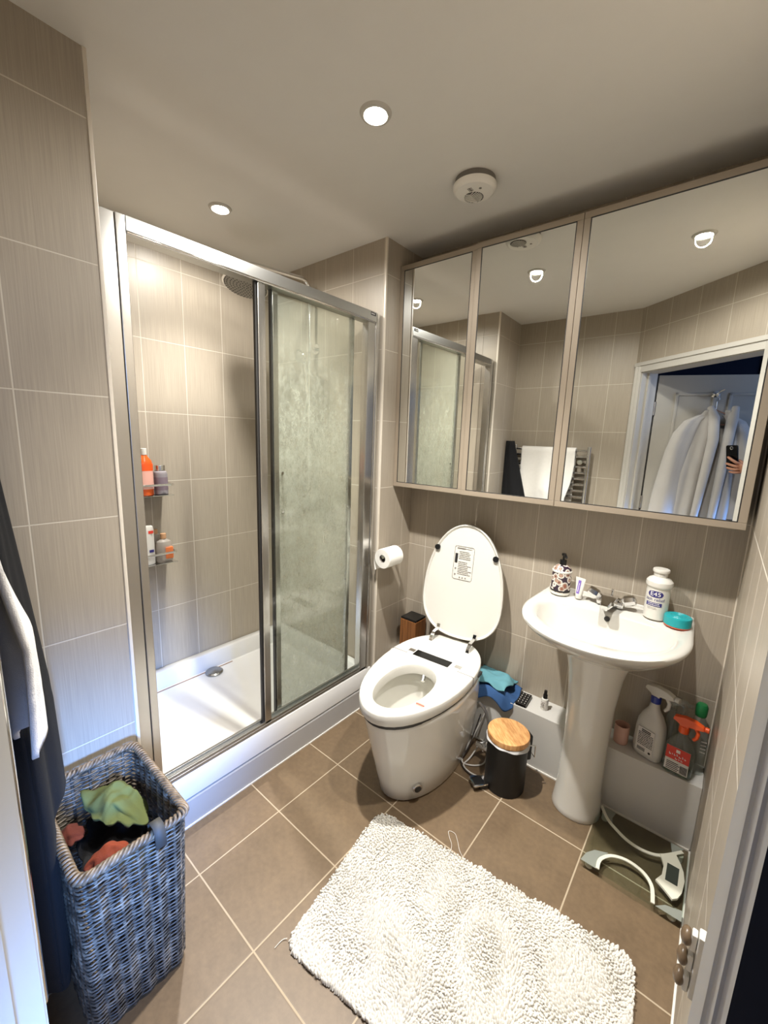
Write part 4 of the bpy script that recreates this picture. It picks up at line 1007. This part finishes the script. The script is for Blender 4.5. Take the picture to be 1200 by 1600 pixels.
# ------------------------------------------------------------------ laundry basket
HB = Vector((-1.105, .268, 0))
lb = thing('laundry_basket', 'tall rectangular grey wicker laundry basket full of clothes by the doorway', 'laundry basket', HB)
HZ = .505
def bk(s, v, off=0):
    """point on the tapered rounded-rectangle wall: s = 0..1 round, v = 0..1 up"""
    hx = .135+(.172-.135)*v+off; hy = .108+(.113-.108)*v+off
    r = .025; per = [2*(hx-r), PI/2*r, 2*(hy-r), PI/2*r]*2; tot = sum(per); d = s*tot
    seg = 0
    while d > per[seg] and seg < 7: d -= per[seg]; seg += 1
    x0, y0 = hx-r, hy-r
    if seg == 0: return (-x0+d, -hy)
    if seg == 1: a = d/r; return (x0+r*math.sin(a), -y0-r*math.cos(a))
    if seg == 2: return (hx, -y0+d)
    if seg == 3: a = d/r; return (x0+r*math.cos(a), y0+r*math.sin(a))
    if seg == 4: return (x0-d, hy)
    if seg == 5: a = d/r; return (-x0-r*math.sin(a), y0+r*math.cos(a))
    if seg == 6: return (-hx, y0-d)
    a = d/r; return (-x0-r*math.cos(a), -y0-r*math.sin(a))
NS = 26; V, F = [], []
def addtube(V, F, pts, r, seg=5, closed=True, sq_=1.0):
    n = len(pts); b0 = len(V)
    for i in range(n):
        P = Vector(pts[i]); t = (Vector(pts[(i+1) % n] if closed or i < n-1 else pts[i])-Vector(pts[i-1] if closed or i > 0 else pts[i])).normalized()
        up = Vector((0, 0, 1)) if abs(t.z) < .8 else Vector((1, 0, 0)); a = t.cross(up).normalized(); up = a.cross(t)
        for j in range(seg):
            q = 2*PI*j/seg; V.append(tuple(P+a*math.cos(q)*r*sq_+up*math.sin(q)*r))
    for i in range(n if closed else n-1):
        i2 = (i+1) % n
        for j in range(seg): F.append((b0+i*seg+j, b0+i*seg+(j+1) % seg, b0+i2*seg+(j+1) % seg, b0+i2*seg+j))
NR = 80
for rI in range(NR):
    v = (rI+.5)/NR; z = .012+v*(HZ-.03); pts = []
    ns2 = NS*2
    for i in range(ns2*2):
        s = i/(ns2*2); ph = math.cos(PI*(s*NS)+(PI if rI % 2 else 0))
        x, y = bk(s, v, .0048*ph)
        pts.append((x, y, z+.0014*math.sin(s*NS*PI+rI)))
    addtube(V, F, pts, .0027, 5, True)
me = D.meshes.new('weave'); me.from_pydata(V, [], F); me.materials.append(M['wicker'])
for p in me.polygons: p.use_smooth = True
o = D.objects.new('woven_wall', me); COL.objects.link(o); o.parent = lb
V, F = [], []
for i in range(NS):
    s = (i+.0)/NS
    pts = [(*bk(s, v), .006+v*(HZ-.016)) for v in (0, .25, .5, .75, 1)]
    addtube(V, F, pts, .0042, 6, False)
me = D.meshes.new('stakes'); me.from_pydata(V, [], F); me.materials.append(M['wicker'])
for p in me.polygons: p.use_smooth = True
o = D.objects.new('upright_stakes', me); COL.objects.link(o); o.parent = lb
V, F = [], []
for k_ in range(4):
    pts = []
    for i in range(360):
        s = i/360; ph = 2*PI*s*26+k_*PI/2; x, y = bk(s, 1, .0075*math.cos(ph)+.003)
        pts.append((x, y, HZ-.004+.0065*math.sin(ph)))
    addtube(V, F, pts, .0042, 6, True)
me = D.meshes.new('rim'); me.from_pydata(V, [], F); me.materials.append(M['wicker_rim'])
for p in me.polygons: p.use_smooth = True
o = D.objects.new('braided_rim', me); COL.objects.link(o); o.parent = lb
mb = MB()
for v, z in ((.34, .175), (.67, .34)):
    pts = [(*bk(i/120, v, .006), z) for i in range(120)]; mb.tube(pts, .003, 6, closed=True)
part('base', MB().prism(rrect(0, 0, .26, .205, .02, 4), .003, .012), 'wicker', lb)
# leather-look strap on the rim
sx_, sy_ = .176, .045
P = [(sx_-.030, .440), (sx_-.026, HZ+.006), (sx_-.014, HZ+.016), (sx_+.006, HZ+.016), (sx_+.016, HZ+.006), (sx_+.020, .472)]
rings = []
for i, (x, z) in enumerate(P):
    rings.append([(x, -.012+sy_, z), (x, .012+sy_, z)])
V = [p for r in rings for p in r]; F = [(2*i, 2*i+1, 2*i+3, 2*i+2) for i in range(len(P)-1)]
solid(part('strap', MB().raw(V, F), 'strap', lb), .003)
# clothes
def crumple(name, mat, label, loc, sx, sy, h, seed, rz=0, amp=.03, cat='clothing', th=.006, n=30, group=None):
    def f(u, v):
        a, b_ = 2*u-1, 2*v-1
        # squircle-ish disc with ragged edge
        r = max(abs(a), abs(b_)); q = math.hypot(a, b_) or 1; k_ = r/q
        x, y = a*k_*1.0, b_*k_*1.0
        rag = 1+.45*nz(2.2*x+seed, 2.2*y, seed)
        x, y = x*sx*rag, y*sy*rag
        z = h*(1-r**2)+amp*((1-2.2*abs(nz(x*11, y*14, seed)))*.7+(.5-abs(nz(x*26+y*9, y*22, seed+3)))*.55)*(1-.3*r)
        return (x, y, z)
    o = link(name, MB().grid(f, n, n), M[mat], smooth=80); solid(o, th, 1)
    o.location = loc; o.rotation_euler = (0, 0, rz); return tag(o, label, cat, group)
hx, hy = HB.x, HB.y
crumple('folded_garment', 'black_cloth', 'black crumpled garment filling the laundry basket under the coloured clothes', (hx, hy, .345), .118, .075, .025, 2.1, 0, .028)
crumple('green_shirt', 'green_cloth', 'pale olive green crumpled shirt on top of the laundry basket', (hx-.068, hy+.022, .415), .105, .058, .020, 5.6, math.radians(8), .040)
crumple('orange_garment', 'orange_cloth', 'rust orange crumpled garment in the near middle of the basket', (hx+.052, hy-.030, .385), .034, .046, .030, 8.2, math.radians(-20), .022, n=20)
crumple('red_garment', 'red_cloth', 'brick red crumpled garment at the near left inside the basket', (hx-.088, hy-.076, .378), .032, .028, .02, 3.7, 0, .022, n=20)
crumple('dark_garment', 'olive_dark', 'dark olive crumpled garment at the shower end of the basket', (hx+.095, hy+.02, .372), .035, .055, .03, 6.4, 0, .022, n=20)

# ------------------------------------------------------------------ towel radiator and what hangs on it
RX0, RX1, RY = -1.275, -.795, .060
ra = thing('towel_radiator', 'chrome ladder towel radiator on the wall left of the doorway', 'towel radiator', ((RX0+RX1)/2, YF, .45))
hw = (RX1-RX0)/2; ry = RY-YF
for sx in (-1, 1):
    part('upright', MB().cyl((sx*hw, ry, 0), .014, .975, 20, bev=.004), 'chrome', ra)
bars = [.03, .075, .12, .165, .21, .255, .335, .38, .425, .47, .515, .60, .645, .69, .735, .78, .825, .90, .945]
for z in bars: part('rung', MB().cyl((-hw, ry, z), .0085, 2*hw, 16, 'x'), 'chrome', ra)
part('wall_bracket', MB().cyl((-hw+.07, 0, .86), .011, ry, 14, 'y').cyl((hw-.05, 0, .86), .011, ry+.024, 14, 'y').cyl((hw-.05, ry+.022, .86), .018, .006, 20, 'y').cyl((-hw+.07, 0, .15), .011, ry, 14, 'y').cyl((hw-.05, 0, .15), .011, ry, 14, 'y'), 'chrome', ra)
TX0, TX1 = -1.215, -.885
def towelf(u, v):
    x = TX0+(TX1-TX0)*u; s = v*1.32-.42     # s<0 behind the bar, s>0 in front
    if abs(s) < .03: a = s/.03*PI/2; y, z = RY+.016*math.sin(a), 1.396+.016*math.cos(a)
    elif s < 0: y, z = RY-.016, 1.396+(s+.03)
    else:
        d = s-.03; z = 1.394-d*(.62+.10*(1-u)); w_ = min(1, d/.5)
        z -= .03*math.sin(u*7+1)*w_; y = RY+.020+w_**1.5*(.042+.012*math.sin(u*11+.5)+.010*math.sin(u*5+v*4)); x += w_*.02*math.sin(u*5+v*6)+.06*w_*(.5-u)*w_+.004*nz(z*40, u*10, 3)
    if s < 0: z = max(z, 1.0)
    return (x, y, z)
o = link('hand_towel', MB().grid(towelf, 34, 66), M['terry'], smooth=80); solid(o, .010); tag(o, 'white towel draped over the chrome towel radiator', 'towel')
def robef(u, v):
    z = 1.452-1.30*v; a = 2*PI*u
    wx = .028+.085*min(1, v*1.6)+.03*v; wy = .022+.040*min(1, v*2); cx = -1.296+.115*min(1, v*1.5)
    fo = 1+.12*math.sin(a*5+v*2)+.05*math.sin(a*9)
    x = cx+wx*math.cos(a)*fo; y = .122+wy*math.sin(a)*fo
    return (max(x, XL+.006), min(max(y, .092), .190 if z > .56 else .150), z)
o = link('dark_robe', MB().grid(robef, 64, 30), M['black_cloth'], smooth=80); solid(o, .006)
tag(o, 'black dressing gown hanging in folds from the left end of the towel radiator', 'dressing gown')

# ------------------------------------------------------------------ phone and the hand that holds it (seen in the mirror)
LM = Matrix.Translation(CAM) @ CR.to_4x4()
ph = D.objects.new('mobile_phone', None); COL.objects.link(ph); ph.matrix_world = LM @ Matrix.Translation((0, 0, .006))
tag(ph, 'black mobile phone held up in the doorway, reflected in the wide mirror', 'phone')
part('body', MB().prism(rrect(.0, -.058, .072, .150, .010, 5), .0, .008, bev=.0012), 'screen', ph)
part('camera_lens', MB().lathe([(.007, -.0005), (.010, -.0015), (.011, .0005)], 24, cap=False), 'silver', ph)
def skin_mesh(name, verts, edges, radii, root, mat, parent, sub=2):
    me = D.meshes.new(name); me.from_pydata(verts, edges, []); me.materials.append(M[mat])
    o = D.objects.new(name, me); COL.objects.link(o); o.parent = parent
    m = o.modifiers.new('skin', 'SKIN'); m.use_smooth_shade = True
    sv = me.skin_vertices[0].data if me.skin_vertices else None
    if sv is None:
        bm = bmesh.new(); bm.from_mesh(me); bm.verts.layers.skin.verify(); bm.to_mesh(me); bm.free(); sv = me.skin_vertices[0].data
    for i, r in enumerate(radii): sv[i].radius = (r, r) if isinstance(r, (int, float)) else r
    for i in range(len(radii)): sv[i].use_root = (i == root)
    s = o.modifiers.new('sub', 'SUBSURF'); s.levels = sub; s.render_levels = sub
    return o
pe = D.objects.new('person', None); COL.objects.link(pe); pe.matrix_world = LM
tag(pe, 'hand and bare forearm of a person holding a black phone, reflected in the mirror', 'person')
V = [(.062, -.125, .020), (.100, -.155, .035), (.170, -.19, .060), (.255, -.235, .09),      # palm, wrist, forearm, elbow
     (.045, -.100, .010), (.047, -.118, .008), (.048, -.134, .010), (.050, -.150, .014)]     # knuckles
E = [(0, 1), (1, 2), (2, 3), (0, 4), (0, 5), (0, 6), (0, 7)]
Rr = [(.024, .018), .022, .030, .036, .011, .011, .011, .010]
def finger(k_, pts, rs_):
    p = k_
    for q, r in zip(pts, rs_):
        V.append(q); Rr.append(r); E.append((p, len(V)-1)); p = len(V)-1
finger(4, [(.040, -.088, -.008), (.018, -.072, -.012), (.000, -.060, -.010), (-.014, -.052, -.008)], [.0092, .0085, .008, .0065])
finger(5, [(.040, -.112, -.010), (.014, -.104, -.013), (-.008, -.098, -.011), (-.024, -.094, -.008)], [.0095, .0088, .008, .0065])
finger(6, [(.040, -.132, -.010), (.014, -.128, -.012), (-.008, -.124, -.010), (-.022, -.121, -.006)], [.0092, .0085, .0078, .0062])
finger(7, [(.040, -.150, -.004), (.020, -.150, -.008), (.002, -.148, -.006), (-.008, -.146, -.002)], [.0085, .0078, .0070, .0058])
finger(0, [(.052, -.105, .030), (.038, -.088, .030), (.022, -.076, .026)], [.012, .0105, .0085])
skin_mesh('hand_and_forearm', V, E, Rr, 0, 'skin', pe)
mb = MB().loft([[(.225+c*.0+.0, 0, 0)] for c in (0,)]*1, False, False) if False else MB()
mb.tube([(.215, -.213, .078), (.25, -.232, .088), (.31, -.262, .11), (.36, -.29, .13)], [.042, .045, .052, .058], 20)
part('sleeve', mb, 'navy_cloth', pe, smooth=60)
